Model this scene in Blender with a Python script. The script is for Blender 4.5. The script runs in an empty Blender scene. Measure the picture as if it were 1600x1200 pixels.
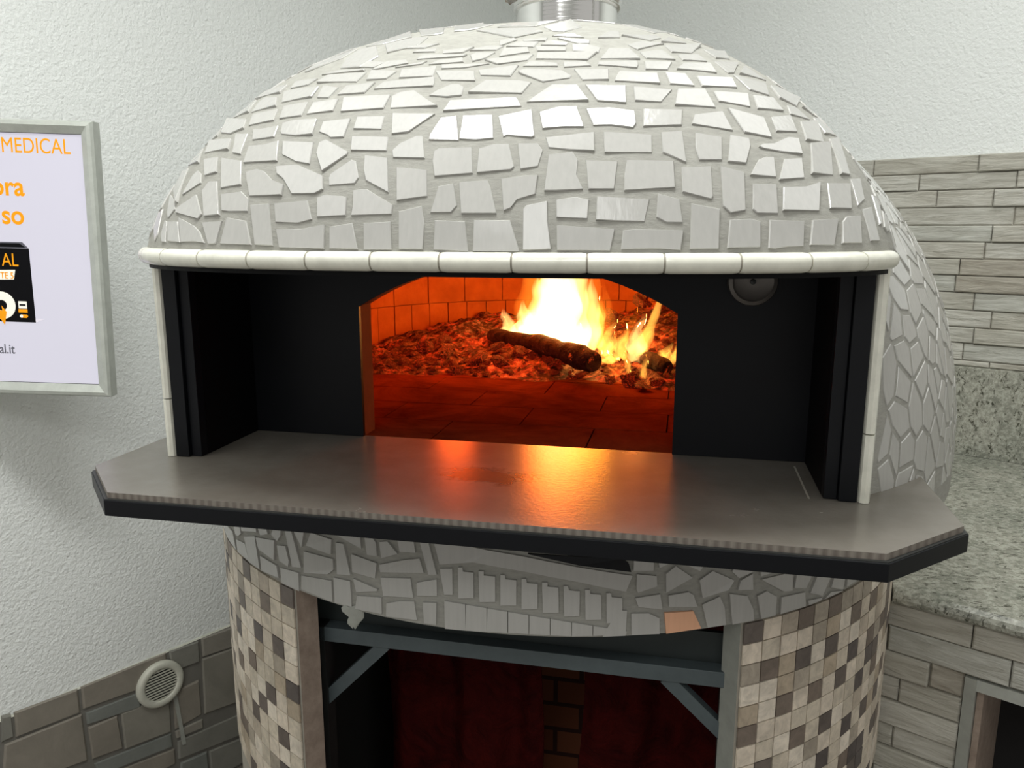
# Wood-fired pizza oven in the corner of a room
import bpy, bmesh, math, random
from mathutils import Vector, Matrix
C = bpy.context.scene.collection
Z0 = 0.5                      # height of the scene datum above the finished floor
R = math.radians
PI = math.pi
rnd = random.Random(7)

# tile outlines: hood (azimuth, elevation in degrees), band (azimuth in degrees, height), wainscot slabs (along wall, height)
HOOD_TILES=[[[-47.1,29.6],[-51.0,32.9],[-38.1,32.3],[-36.0,29.6]],[[-33.9,28.7],[-37.8,33.5],[-33.3,33.2],[-30.9,28.1]],[[-28.8,26.0],[-30.0,29.9],[-26.1,30.2],[-23.4,30.8],[-21.3,26.0]],[[-22.2,30.5],[-16.2,29.9],[-15.3,25.1],[-17.7,25.7],[-21.0,27.5]],[[-57.3,27.2],[-56.7,29.3],[-54.0,31.4],[-46.2,27.2]],[[-44.1,27.8],[-38.4,28.1],[-35.1,24.2],[-39.0,23.6]],[[-36.0,27.5],[-29.7,26.6],[-26.7,20.9],[-31.5,20.3]],[[-27.0,23.9],[-24.9,24.5],[-23.1,23.9],[-20.7,21.8],[-18.3,20.6],[-18.0,18.2],[-24.0,18.2],[-26.1,22.1]],[[-21.0,24.8],[-17.4,25.1],[-12.6,22.4],[-12.0,19.4],[-12.9,18.5],[-16.5,18.5],[-18.9,22.1],[-20.4,23.3]],[[-44.4,19.1],[-44.7,23.9],[-43.5,25.1],[-40.8,24.2],[-38.7,21.8]],[[-45.0,17.3],[-54.9,20.9],[-57.6,25.7],[-52.2,26.3]],[[-46.5,13.1],[-48.6,14.3],[-52.2,19.4],[-47.4,17.9],[-44.7,15.5]],[[-44.1,15.5],[-38.4,19.1],[-33.9,14.0],[-34.5,12.8],[-43.5,14.6]],[[-36.9,20.0],[-36.0,22.1],[-33.6,22.1],[-29.1,13.7],[-33.0,13.4]],[[-30.6,18.8],[-26.1,19.4],[-24.0,17.6],[-23.4,14.6],[-27.3,14.6],[-29.1,14.9]],[[-23.1,16.1],[-19.8,16.4],[-17.7,5.2],[-20.7,5.4]],[[-18.9,16.4],[-13.8,17.0],[-12.6,12.5],[-14.4,11.6],[-18.0,11.9]],[[-17.7,10.1],[-14.1,10.1],[-11.4,11.0],[-10.8,11.3],[-10.5,4.3],[-16.8,4.7]],[[-45.9,5.9],[-47.7,8.3],[-47.7,12.5],[-46.5,12.2],[-44.1,5.9]],[[-45.9,12.2],[-41.4,12.2],[-38.1,5.9],[-43.2,6.3]],[[-40.8,13.1],[-35.1,11.0],[-33.0,9.2],[-31.2,5.9],[-34.2,6.3],[-38.1,6.1]],[[-33.0,11.9],[-28.2,12.2],[-28.5,5.7],[-30.3,5.5]],[[-27.6,5.7],[-27.3,13.1],[-23.1,12.2],[-21.3,5.4]],[[-15.0,27.5],[-15.3,29.9],[-14.4,30.5],[-10.2,27.5],[-10.2,26.9],[-12.9,23.3]],[[-9.9,27.8],[-10.5,30.8],[-7.8,30.8],[-5.7,30.5],[-5.4,27.5]],[[-4.5,26.0],[-4.8,27.5],[-4.2,29.0],[-2.7,30.5],[-2.1,30.5],[-1.5,25.7]],[[-0.9,27.2],[-0.6,27.8],[1.2,27.8],[1.5,22.4],[-0.6,21.8],[-0.9,25.1]],[[-11.7,21.8],[-11.7,22.7],[-9.3,25.7],[-8.7,25.4],[-7.8,21.8],[-8.1,20.6],[-11.4,20.3]],[[-7.8,26.6],[-5.1,26.0],[-4.2,18.5],[-6.9,21.2],[-7.5,23.6]],[[-3.9,23.9],[-1.2,23.3],[-0.9,17.6],[-3.3,16.7]],[[-12.6,17.6],[-11.7,18.2],[-9.3,17.9],[-8.7,17.6],[-8.4,13.4],[-12.0,13.1]],[[-7.8,15.8],[-8.1,19.1],[-6.6,19.4],[-3.6,15.8],[-3.6,13.7],[-7.8,13.4]],[[-0.3,19.7],[0.3,20.3],[0.6,15.5],[0.3,14.0],[-0.6,14.0]],[[-3.0,14.3],[-1.2,15.5],[-0.9,11.3],[-0.9,4.3],[-2.7,4.4]],[[-10.2,10.7],[-7.5,11.6],[-6.6,4.3],[-9.9,4.5]],[[-6.3,11.6],[-3.6,11.9],[-3.3,4.2],[-6.0,4.1]],[[-0.3,12.2],[1.2,11.9],[1.5,3.8],[-0.3,4.3],[-0.3,5.4]],[[0.6,20.6],[2.7,20.9],[3.0,19.4],[3.6,13.7],[0.9,13.7]],[[1.8,27.5],[3.0,28.4],[4.5,28.4],[5.1,23.6],[4.8,23.0],[1.8,22.4],[1.8,26.0]],[[5.4,28.4],[7.5,28.4],[8.1,26.9],[7.5,23.6],[5.7,23.0]],[[8.4,29.6],[14.4,30.5],[14.1,26.6],[11.1,26.9],[8.7,27.5]],[[8.7,26.0],[10.5,26.3],[11.4,26.6],[12.0,24.8],[11.7,21.8],[12.3,18.8],[9.3,18.5],[8.1,18.5]],[[12.9,24.8],[16.8,24.5],[15.9,18.8],[12.9,18.8]],[[3.9,21.2],[6.3,21.8],[7.5,21.8],[7.2,17.9],[5.4,16.7],[4.8,14.9],[4.2,14.3]],[[9.3,16.7],[11.4,17.3],[12.9,16.7],[12.6,12.5],[9.3,12.8]],[[6.0,14.6],[6.3,15.5],[8.4,16.4],[8.4,11.9],[8.7,4.6],[6.0,4.2]],[[1.8,12.2],[3.9,12.2],[4.8,12.2],[5.7,3.9],[1.8,3.8]],[[9.3,11.0],[15.6,10.1],[15.0,4.3],[9.3,4.3]],[[15.6,30.5],[22.2,29.9],[21.6,26.3],[15.3,26.3]],[[13.8,17.3],[20.1,16.7],[19.2,11.9],[16.5,11.9],[13.5,12.2]],[[23.7,30.5],[27.0,30.8],[26.1,24.2],[23.1,26.3]],[[29.1,30.5],[33.3,29.6],[31.8,24.8],[28.2,24.8],[28.2,27.2]],[[35.1,30.2],[38.4,29.6],[38.1,28.1],[35.7,24.2],[32.7,24.5]],[[18.0,24.8],[24.3,24.5],[23.7,19.1],[17.1,18.5],[17.4,21.8]],[[25.2,23.3],[29.7,23.6],[28.8,17.3],[28.5,16.7],[24.6,18.2],[24.9,20.9]],[[31.2,23.6],[33.0,23.0],[34.8,22.4],[33.3,14.3],[30.9,13.7],[30.0,15.2]],[[35.7,21.8],[38.4,25.1],[39.9,25.7],[41.7,25.7],[40.5,21.5]],[[35.7,20.0],[39.9,20.0],[38.7,13.7],[35.1,13.7],[34.5,14.6]],[[21.3,17.9],[24.0,16.7],[24.0,11.6],[21.9,11.6],[20.7,12.8],[21.0,15.8]],[[25.5,15.8],[29.4,14.6],[28.5,4.8],[24.6,4.7]],[[30.6,12.2],[33.9,12.5],[35.4,11.9],[34.8,5.3],[29.7,5.0]],[[16.5,9.8],[18.0,10.1],[24.0,9.8],[23.4,4.4],[20.4,4.9],[16.2,4.7]],[[39.6,27.8],[40.5,28.4],[43.2,28.7],[47.7,30.2],[50.1,29.9],[48.9,26.6],[44.1,26.9],[40.2,27.5]],[[43.8,25.4],[48.0,25.7],[46.5,21.5],[40.8,20.9]],[[53.4,29.3],[60.9,29.9],[54.9,22.4],[48.6,22.4]],[[63.3,31.1],[69.6,31.7],[61.5,22.7],[57.6,22.7]],[[41.1,19.4],[46.2,19.7],[49.8,20.6],[47.1,14.3],[39.6,14.3]],[[51.9,20.6],[59.1,20.6],[56.1,14.9],[49.8,14.9]],[[60.6,21.8],[65.4,22.1],[63.0,17.3],[58.8,15.8]],[[36.9,12.2],[43.2,11.9],[42.3,5.5],[39.3,5.4],[37.2,4.8],[36.0,5.0]],[[45.0,12.2],[51.0,12.5],[48.9,5.7],[43.5,5.8]],[[52.2,11.9],[53.7,13.1],[58.2,13.4],[56.4,6.2],[50.7,6.2]],[[60.0,14.9],[64.2,15.5],[63.3,6.7],[59.7,6.8]],[[-54.0,38.9],[-53.4,41.0],[-48.3,43.7],[-42.0,39.5]],[[-40.2,39.2],[-42.3,42.2],[-41.7,43.4],[-35.4,42.8],[-31.5,39.8]],[[-30.9,40.7],[-34.5,44.0],[-29.4,44.6],[-23.7,44.0],[-23.1,41.3]],[[-21.6,41.0],[-22.8,44.3],[-18.6,43.4],[-18.9,40.7]],[[-35.4,35.3],[-37.8,38.3],[-30.0,38.9],[-28.2,35.9]],[[-27.0,36.2],[-28.8,39.5],[-23.1,40.1],[-21.9,36.5]],[[-21.0,36.8],[-21.6,39.8],[-16.5,40.1],[-15.9,37.1]],[[-47.7,34.7],[-54.3,38.6],[-39.3,37.4],[-36.3,34.7],[-40.8,33.8]],[[-56.1,32.3],[-55.5,34.1],[-54.9,36.8],[-48.9,34.1]],[[-32.4,34.1],[-29.7,34.1],[-25.8,34.4],[-24.9,31.7],[-30.3,31.4]],[[-24.3,32.9],[-25.2,35.0],[-23.1,35.6],[-18.0,35.3],[-17.1,31.7],[-20.4,31.7],[-23.7,32.3]],[[-16.2,32.3],[-16.5,34.7],[-12.0,35.0],[-11.7,30.8],[-13.8,30.8],[-14.4,31.4]],[[-51.9,44.3],[-51.0,46.7],[-37.2,46.4],[-36.0,44.0]],[[-33.6,44.9],[-35.4,47.3],[-27.3,47.0],[-28.2,45.2]],[[-14.4,36.8],[-15.6,40.4],[-7.8,40.4],[-7.8,37.1]],[[-25.8,45.5],[-24.9,47.6],[-15.3,47.3],[-15.6,44.6]],[[-17.4,41.3],[-17.1,43.7],[-11.7,44.0],[-12.3,41.3]],[[-27.6,48.2],[-24.3,49.1],[-16.2,48.2],[-16.2,47.9]],[[-13.8,44.9],[-14.7,47.9],[-11.7,47.6],[-9.3,47.0],[-10.2,44.9]],[[-8.1,44.9],[-8.7,47.3],[-3.6,47.9],[-3.3,44.9]],[[-3.3,46.4],[0.3,45.8],[0.6,43.1],[-2.1,43.7]],[[-11.1,42.2],[-10.2,44.0],[-3.0,44.6],[-2.7,42.8],[-2.7,42.2],[-9.3,42.2]],[[-2.7,39.8],[-2.1,41.0],[-0.9,42.5],[-0.3,42.5],[0.0,41.6],[0.0,39.5],[-0.9,39.2]],[[-6.9,37.1],[-7.5,40.1],[-6.6,41.0],[-4.8,41.3],[-2.4,38.3],[-1.5,37.1],[-2.1,37.1]],[[-10.8,32.6],[-11.1,35.3],[-7.2,35.3],[-6.9,32.3]],[[-6.3,35.9],[-1.5,35.3],[-3.6,31.4],[-5.4,31.1]],[[-1.5,29.6],[-1.5,30.8],[-0.9,34.4],[0.0,34.7],[0.3,29.3]],[[0.3,29.6],[0.3,34.7],[2.7,34.7],[3.0,29.6],[1.5,29.3]],[[-18.9,49.4],[-18.3,51.5],[-13.2,50.3],[-14.7,48.8]],[[-14.7,47.9],[-13.2,50.6],[-9.3,50.6],[-8.4,49.4]],[[-10.2,48.2],[-7.5,49.1],[-5.4,49.7],[-6.0,48.8]],[[-4.8,48.5],[-3.9,49.7],[-0.9,50.3],[-0.6,48.8]],[[-3.0,48.2],[1.5,47.9],[-0.3,47.0],[-2.7,47.0]],[[-0.3,50.9],[0.0,51.8],[1.8,51.5],[0.9,49.7],[0.0,48.8]],[[-7.5,50.6],[-7.2,52.1],[-0.6,51.2],[-0.9,50.6]],[[-3.9,52.1],[-4.2,53.3],[-0.3,53.9],[-1.2,52.1]],[[-0.6,52.7],[0.6,54.2],[2.7,53.9],[1.8,52.4]],[[-12.6,55.4],[-10.5,56.6],[-6.0,56.3],[-8.1,54.8]],[[-9.6,53.3],[-9.0,54.2],[-5.7,54.2],[-5.4,53.0]],[[0.6,46.1],[5.1,47.0],[4.2,44.0],[0.9,44.6]],[[0.3,40.1],[1.5,43.1],[5.4,42.8],[6.9,42.2],[5.7,39.5]],[[-0.9,35.9],[-0.6,38.3],[5.1,38.6],[5.7,36.5]],[[3.3,34.4],[6.9,35.6],[7.2,29.9],[6.9,29.6],[4.2,30.2],[3.9,29.9]],[[0.9,49.1],[7.2,50.3],[6.3,48.5],[2.4,47.6]],[[2.4,50.0],[2.7,53.0],[6.3,53.0],[6.6,51.2]],[[5.7,46.7],[6.6,48.2],[10.8,47.3],[10.8,46.4]],[[11.7,47.6],[15.6,47.6],[16.2,46.4],[11.7,46.1]],[[7.5,48.8],[7.8,50.9],[18.3,50.6],[15.9,48.2]],[[7.5,53.3],[11.1,53.0],[12.9,52.4],[12.6,51.2],[7.8,51.5]],[[14.1,53.6],[17.4,53.6],[19.5,52.4],[18.6,50.6],[13.8,50.9]],[[18.3,48.5],[21.0,52.1],[25.5,52.1],[26.1,48.5]],[[17.4,46.7],[17.7,47.6],[25.2,47.9],[24.9,46.7],[24.3,45.8]],[[5.1,45.2],[6.0,45.8],[11.4,45.2],[12.6,43.7],[12.3,43.1],[8.4,42.2],[5.4,44.6]],[[13.2,45.5],[18.9,45.2],[18.3,42.5],[14.1,42.5]],[[19.5,43.1],[20.7,44.9],[27.6,44.3],[27.0,41.6],[19.2,42.2]],[[6.3,37.4],[9.6,41.6],[13.2,41.3],[14.4,37.4]],[[14.4,41.3],[20.7,41.0],[19.8,36.8],[15.6,37.4]],[[7.8,35.0],[10.2,36.2],[12.6,36.2],[13.2,31.7],[10.5,31.7],[8.1,31.4]],[[13.8,35.6],[17.1,35.9],[20.7,35.0],[20.4,32.3],[19.8,31.4],[16.8,32.0],[14.4,32.0]],[[26.1,53.6],[30.3,55.4],[36.3,54.8],[27.3,51.8]],[[8.4,53.6],[10.2,55.7],[13.5,54.2],[12.9,53.3]],[[3.0,53.6],[4.8,55.4],[8.1,55.1],[7.2,53.0]],[[10.8,57.5],[15.3,58.7],[17.4,56.6]],[[11.7,56.3],[18.3,55.4],[17.7,53.9],[15.6,53.9]],[[20.4,56.3],[25.5,60.2],[27.9,59.9],[26.1,56.9]],[[27.0,57.8],[38.7,59.3],[38.7,57.8],[33.6,56.0]],[[1.8,56.3],[3.9,57.2],[4.5,56.3],[2.1,53.9]],[[5.4,56.3],[9.9,56.6],[9.3,55.4],[5.4,55.4]],[[26.7,47.9],[32.7,47.9],[30.3,45.5],[25.8,45.5]],[[21.9,40.7],[28.5,40.1],[25.5,37.1],[21.3,37.4]],[[22.2,35.6],[28.5,35.3],[27.3,32.0],[21.3,31.7]],[[27.3,50.9],[33.3,52.1],[34.2,48.8],[27.6,48.8]],[[36.3,50.6],[42.9,51.5],[42.9,49.1],[36.0,48.8]],[[32.4,45.8],[35.4,47.9],[43.2,48.5],[42.0,45.5]],[[45.6,49.4],[55.8,50.3],[47.7,46.1],[45.6,45.8]],[[29.4,44.9],[33.6,44.6],[33.6,41.3],[28.8,41.6]],[[35.7,44.0],[45.0,44.3],[43.8,41.6],[35.1,41.3]],[[46.5,45.2],[56.1,44.0],[52.2,40.4],[47.1,41.3]],[[27.6,36.5],[29.7,40.4],[35.4,40.7],[35.1,36.2]],[[36.9,40.1],[45.3,40.1],[43.2,36.8],[36.6,37.7]],[[46.8,40.1],[52.8,39.8],[52.2,36.5],[44.7,36.5]],[[29.1,32.3],[30.3,34.4],[36.0,35.3],[36.0,31.1]],[[37.5,36.2],[44.7,34.4],[43.5,29.9],[38.1,30.8]],[[46.8,34.7],[53.4,35.6],[51.6,31.7],[45.6,31.4]],[[58.2,50.0],[59.4,45.5],[49.5,46.1]],[[57.6,43.7],[62.4,44.0],[71.1,41.9],[60.6,38.6],[55.5,40.1]],[[55.8,38.3],[59.1,38.3],[60.9,35.3],[53.7,35.9]],[[55.5,34.4],[64.2,35.3],[59.1,29.9],[52.5,29.9]],[[63.9,38.9],[71.7,40.1],[72.6,37.7],[72.9,36.8],[67.2,37.4]],[[64.2,36.2],[72.9,37.1],[71.7,32.6],[63.0,32.3]],[[35.7,53.9],[51.3,56.3],[41.4,51.8],[35.4,51.5]],[[48.6,54.2],[63.0,56.0],[55.2,51.8],[48.0,50.9]],[[36.3,55.7],[42.9,59.0],[45.6,56.3]],[[57.3,61.1],[61.5,57.8],[59.1,59.9]]]
BAND_TILES=[[[-56.4,0.7894],[-48.8,0.8192],[-44.4,0.8248],[-43.1,0.7923],[-56.4,0.7581]],[[-43.5,0.8442],[-40.6,0.8548],[-40.2,0.8385],[-41.7,0.8271],[-43.0,0.8257]],[[-40.1,0.8567],[-34.8,0.8761],[-34.5,0.864],[-39.9,0.8447]],[[-34.2,0.8765],[-31.8,0.8841],[-31.3,0.872],[-33.4,0.8621]],[[-29.6,0.8909],[-28.0,0.8944],[-28.2,0.8808],[-29.1,0.8672],[-30.5,0.8739]],[[-42.7,0.8169],[-38.8,0.825],[-37.6,0.7954],[-42.4,0.7891]],[[-39.0,0.8376],[-35.2,0.8535],[-34.3,0.7954],[-37.6,0.7943]],[[-34.9,0.8527],[-29.8,0.8659],[-30.2,0.829],[-34.2,0.8334]],[[-29.2,0.8592],[-27.3,0.865],[-26.7,0.8421],[-26.9,0.8298],[-28.8,0.8333]],[[-27.2,0.8961],[-25.9,0.8991],[-24.2,0.8376],[-26.0,0.8331]],[[-25.5,0.9005],[-23.2,0.9065],[-23.9,0.8743]],[[-23.0,0.88],[-22.0,0.9049],[-18.5,0.9032],[-18.7,0.8775]],[[-23.5,0.8683],[-18.4,0.8709],[-18.4,0.8526],[-19.4,0.8421],[-23.7,0.8306]],[[-17.8,0.8998],[-16.6,0.9013],[-15.7,0.8515],[-17.8,0.8473]],[[-18.4,0.9158],[-14.1,0.9238],[-13.9,0.9]],[[-13.4,0.9236],[-12.5,0.9258],[-11.8,0.9145],[-11.7,0.8929],[-13.1,0.8922]],[[-15.4,0.8873],[-11.8,0.8813],[-12.1,0.8559],[-15.4,0.8579]],[[-15.3,0.8474],[-11.8,0.839],[-11.9,0.8352],[-14.9,0.8259]],[[-33.9,0.8226],[-29.6,0.8213],[-29.3,0.8008],[-33.8,0.7953]],[[-28.7,0.8211],[-24.8,0.8265],[-24.9,0.7934],[-28.6,0.7936]],[[-24.2,0.8239],[-18.8,0.8331],[-18.8,0.7969],[-24.4,0.7994]],[[-18.4,0.8398],[-15.8,0.8414],[-15.7,0.7979],[-18.4,0.7972]],[[-14.8,0.8198],[-11.3,0.8262],[-11.3,0.7994],[-15.2,0.7966]],[[-11.3,0.9168],[-10.2,0.9199],[-8.9,0.9028],[-11.1,0.8912]],[[-8.9,0.9293],[-6.8,0.9306],[-6.6,0.9091],[-8.6,0.9069]],[[-6.1,0.9317],[-5.0,0.9318],[-4.0,0.879],[-5.0,0.8772]],[[-11.4,0.88],[-8.2,0.894],[-6.1,0.9007],[-5.6,0.8787],[-11.3,0.868]],[[-11.3,0.8591],[-7.3,0.8667],[-7.0,0.8362],[-11.0,0.83]],[[-6.5,0.8615],[-4.0,0.8715],[-4.0,0.8451],[-6.5,0.8407]],[[-10.6,0.8186],[-8.8,0.8267],[-6.9,0.8304],[-6.6,0.8006],[-10.7,0.7968]],[[-5.8,0.831],[-4.1,0.8337],[-4.2,0.7977],[-5.7,0.7976]],[[-3.6,0.889],[-2.1,0.8914],[-2.1,0.8502],[-3.1,0.8485]],[[18.4,0.918],[20.7,0.9142],[20.7,0.8954],[18.4,0.8968]],[[21.2,0.9122],[22.9,0.9093],[22.6,0.9049],[21.4,0.8988]],[[24.3,0.905],[27.0,0.9014],[26.3,0.8883],[24.4,0.901]],[[18.8,0.8911],[21.1,0.8865],[21.2,0.8706],[19.0,0.8624],[18.8,0.8681]],[[22.2,0.8887],[23.3,0.8997],[25.4,0.8792],[22.3,0.8594]],[[26.3,0.8737],[27.9,0.8858],[30.8,0.8659],[30.1,0.8518],[26.8,0.8451]],[[27.9,0.8988],[30.3,0.8914],[29.9,0.8851],[28.4,0.8936]],[[30.4,0.8813],[31.2,0.8903],[33.3,0.8831],[33.3,0.8745],[31.4,0.8686]],[[31.4,0.8491],[31.7,0.8641],[33.3,0.8714],[33.5,0.8453]],[[18.7,0.8538],[21.6,0.8576],[21.9,0.8334],[19.1,0.84]],[[22.6,0.8545],[25.0,0.8569],[25.6,0.8517],[26.2,0.8315],[22.7,0.8369]],[[26.8,0.8342],[29.0,0.8435],[29.7,0.8248],[30.0,0.7956],[27.6,0.7962]],[[30.3,0.8453],[32.7,0.837],[33.7,0.8125],[33.9,0.7912],[30.9,0.7944]],[[18.3,0.8299],[20.3,0.8289],[21.6,0.8197],[21.7,0.7947],[18.4,0.796]],[[16.7,0.836],[17.8,0.8349],[17.7,0.7954],[15.1,0.7951]],[[22.2,0.8275],[25.7,0.8256],[26.8,0.7961],[22.5,0.794]],[[34.2,0.8334],[35.5,0.8381],[37.1,0.8249],[37.1,0.7893],[35.0,0.7919]],[[34.4,0.88],[38.8,0.8652],[36.5,0.8671],[34.5,0.8648]],[[34.6,0.8592],[39.4,0.8597],[39.6,0.8284],[38.2,0.8307]],[[40.2,0.8598],[43.1,0.849],[41.9,0.8258],[39.9,0.8315]],[[44.1,0.8448],[46.8,0.8336],[45.2,0.8017],[42.8,0.8145]],[[47.5,0.8301],[50.0,0.8199],[49.6,0.7962],[46.9,0.8105]],[[50.5,0.8178],[54.6,0.7991],[50.5,0.7981]],[[37.9,0.8218],[41.8,0.8189],[42.1,0.7869],[37.9,0.7903]],[[42.5,0.8022],[45.3,0.7981],[44.8,0.7784],[42.7,0.7836]],[[46.9,0.8019],[49.8,0.79],[50.1,0.7653],[45.6,0.778]],[[51.1,0.7901],[56.6,0.7741],[56.6,0.754],[50.9,0.7655]],[[57.6,0.7666],[61.1,0.7663],[67.0,0.7387],[67.2,0.7229],[57.7,0.7527]],[[68.6,0.7294],[74.7,0.7052],[74.7,0.6968],[68.7,0.7173]],[[-4.3,0.9317],[-2.2,0.9317],[6.3,0.9182],[18.3,0.8891],[17.6,0.8649],[12.0,0.882],[6.3,0.8954],[0.4,0.9047],[-3.6,0.8958]],[[-1.4,0.8941],[-0.9,0.8949],[-0.8,0.8883],[0.4,0.8884],[0.4,0.8484],[-1.4,0.8455]],[[1.0,0.8913],[1.6,0.8919],[1.6,0.8854],[2.9,0.8852],[2.9,0.8455],[1.1,0.8431]],[[3.5,0.888],[4.0,0.8885],[4.1,0.882],[5.3,0.8815],[5.3,0.8421],[3.5,0.8402]],[[5.9,0.8841],[6.4,0.8845],[6.5,0.878],[7.7,0.8772],[7.7,0.838],[5.9,0.8366]],[[8.2,0.8797],[8.8,0.8799],[8.8,0.8735],[10.0,0.8724],[10.1,0.8333],[8.3,0.8324]],[[10.6,0.8747],[11.1,0.8748],[11.2,0.8684],[12.4,0.8671],[12.4,0.8281],[10.7,0.8276]],[[13.0,0.8693],[13.5,0.8693],[13.6,0.8629],[14.8,0.8613],[14.9,0.8225],[13.1,0.8222]],[[15.4,0.8634],[15.9,0.8633],[16.0,0.8569],[17.2,0.855],[17.3,0.8161],[15.5,0.8164]],[[-3.1,0.8385],[-0.6,0.8368],[-0.6,0.7951],[-3.1,0.7926]],[[-0.5,0.8367],[1.9,0.8344],[1.9,0.7968],[-0.6,0.7951]],[[2.0,0.8342],[4.3,0.8312],[4.3,0.7977],[1.9,0.7968]],[[4.4,0.8311],[6.7,0.8275],[6.7,0.7979],[4.4,0.7977]],[[6.8,0.8273],[9.1,0.8231],[9.1,0.7974],[6.8,0.7979]],[[9.2,0.823],[11.5,0.8181],[11.5,0.7962],[9.2,0.7974]],[[11.6,0.818],[13.9,0.8127],[13.9,0.7968],[11.6,0.7961]],[[14.0,0.8125],[16.3,0.8065],[16.3,0.7974],[14.0,0.7968]],[[16.4,0.8063],[17.8,0.8025],[17.8,0.7975],[16.4,0.7974]]]
RECESS_PATCH=[[6.6,0.9234],[17.0,0.9167],[17.8,0.9087],[18.1,0.896],[12.3,0.9076]]
STONES=[[[0.597,0.058],[0.62,0.054],[0.619,-0.02],[0.588,-0.02]],[[0.627,0.053],[0.797,0.044],[0.797,-0.032],[0.623,-0.022]],[[0.803,0.046],[1.066,0.043],[1.068,-0.049],[0.802,-0.025]],[[1.074,0.043],[1.176,0.038],[1.175,-0.038],[1.074,-0.032]],[[1.183,0.041],[1.273,0.039],[1.336,0.034],[1.339,-0.042],[1.184,-0.026]],[[0.594,-0.028],[0.801,-0.038],[0.803,-0.195],[0.642,-0.176],[0.572,-0.161]],[[0.808,-0.042],[0.972,-0.052],[0.972,-0.101],[0.809,-0.08]],[[0.81,-0.09],[0.898,-0.093],[0.904,-0.213],[0.813,-0.201]],[[0.907,-0.093],[1.063,-0.102],[1.059,-0.237],[0.908,-0.22]],[[1.074,-0.102],[1.165,-0.1],[1.164,-0.23],[1.07,-0.238]],[[1.181,-0.03],[1.342,-0.043],[1.348,-0.258],[1.174,-0.235]],[[0.815,-0.217],[1.06,-0.243],[1.061,-0.29],[0.827,-0.262]],[[1.07,-0.243],[1.168,-0.248],[1.167,-0.279],[1.072,-0.27]],[[0.826,-0.271],[1.065,-0.302],[1.065,-0.355],[0.948,-0.359]],[[1.074,-0.282],[1.347,-0.302],[1.348,-0.386],[1.07,-0.347]],[[1.178,-0.376],[1.349,-0.398],[1.345,-0.542],[1.179,-0.496]],[[1.079,-0.363],[1.173,-0.373],[1.174,-0.493],[1.061,-0.458]]]
ORANGE=47
# ------------------------------------------------------------------ materials
def lin(r, g, b):
    f = lambda c: (c/255/12.92) if c/255 <= .04045 else ((c/255+.055)/1.055)**2.4
    return (f(r), f(g), f(b), 1)
def mat(name, col, rough=.6, metal=0, spec=.5, build=None):
    m = bpy.data.materials.new(name); m.use_nodes = True
    nt = m.node_tree; b = nt.nodes['Principled BSDF']
    b.inputs['Base Color'].default_value = col if len(col) == 4 else (*col, 1)
    b.inputs['Roughness'].default_value = rough; b.inputs['Metallic'].default_value = metal
    b.inputs['Specular IOR Level'].default_value = spec
    if build: build(nt, b)
    return m
def N(nt, t, **kw):
    n = nt.nodes.new(t)
    for k, v in kw.items():
        if k.startswith('i_'): n.inputs[k[2:].replace('_', ' ')].default_value = v
        else: setattr(n, k, v)
    return n
def coords(nt, scale=(1, 1, 1)):
    tc = N(nt, 'ShaderNodeTexCoord'); mp = N(nt, 'ShaderNodeMapping')
    mp.inputs['Scale'].default_value = scale
    nt.links.new(tc.outputs['Object'], mp.inputs['Vector']); return mp.outputs['Vector']
def bump(nt, b, hsock, dist=.002, strength=1.0):
    bp = N(nt, 'ShaderNodeBump'); bp.inputs['Distance'].default_value = dist; bp.inputs['Strength'].default_value = strength
    nt.links.new(hsock, bp.inputs['Height']); nt.links.new(bp.outputs['Normal'], b.inputs['Normal']); return bp
def ramp(nt, sock, stops):
    r = N(nt, 'ShaderNodeValToRGB'); e = r.color_ramp.elements
    while len(e) < len(stops): e.new(.5)
    for i, (p, c) in enumerate(stops): e[i].position = p; e[i].color = c if len(c) == 4 else (*c, 1)
    nt.links.new(sock, r.inputs['Fac']); return r.outputs['Color']
def noise(nt, vec, scale, detail=3, rough=.5, dist=0):
    n = N(nt, 'ShaderNodeTexNoise'); n.inputs['Scale'].default_value = scale; n.inputs['Detail'].default_value = detail
    n.inputs['Roughness'].default_value = rough; n.inputs['Distortion'].default_value = dist
    nt.links.new(vec, n.inputs['Vector']); return n.outputs['Fac']
def mixc(nt, fac, a, b, mode='MIX'):
    m = N(nt, 'ShaderNodeMix', data_type='RGBA', blend_type=mode)
    for s, v in ((0, fac), (6, a), (7, b)):
        if hasattr(v, 'links'): nt.links.new(v, m.inputs[s])
        else: m.inputs[s].default_value = v
    return m.outputs[2]

def b_plaster(nt, b):
    v = coords(nt)
    a = noise(nt, v, 84, 3, .55, .25); c = noise(nt, v, 150, 2)
    ma = N(nt, 'ShaderNodeMath', operation='MULTIPLY_ADD'); ma.inputs[1].default_value = .35
    nt.links.new(c, ma.inputs[0]); nt.links.new(a, ma.inputs[2])
    bump(nt, b, ma.outputs[0], .0068, .65)
    sp = noise(nt, v, 60, 1)
    nt.links.new(ramp(nt, sp, [(.0, lin(150, 150, 140)), (.14, lin(150, 150, 140)), (.20, lin(235, 238, 235)), (1, lin(235, 238, 235))]), b.inputs['Base Color'])
def b_tile(base, var=.06):
    def f(nt, b):
        v = coords(nt, (60, 60, 4)); n = noise(nt, v, 3, 2)
        nt.links.new(ramp(nt, n, [(.3, tuple(x*(1-var) for x in base[:3])), (.7, base)]), b.inputs['Base Color'])
        v2 = coords(nt); sp = noise(nt, v2, 210, 1)
        bump(nt, b, noise(nt, coords(nt, (40, 40, 3)), 4, 2), .0006, .35)
    return f
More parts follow.
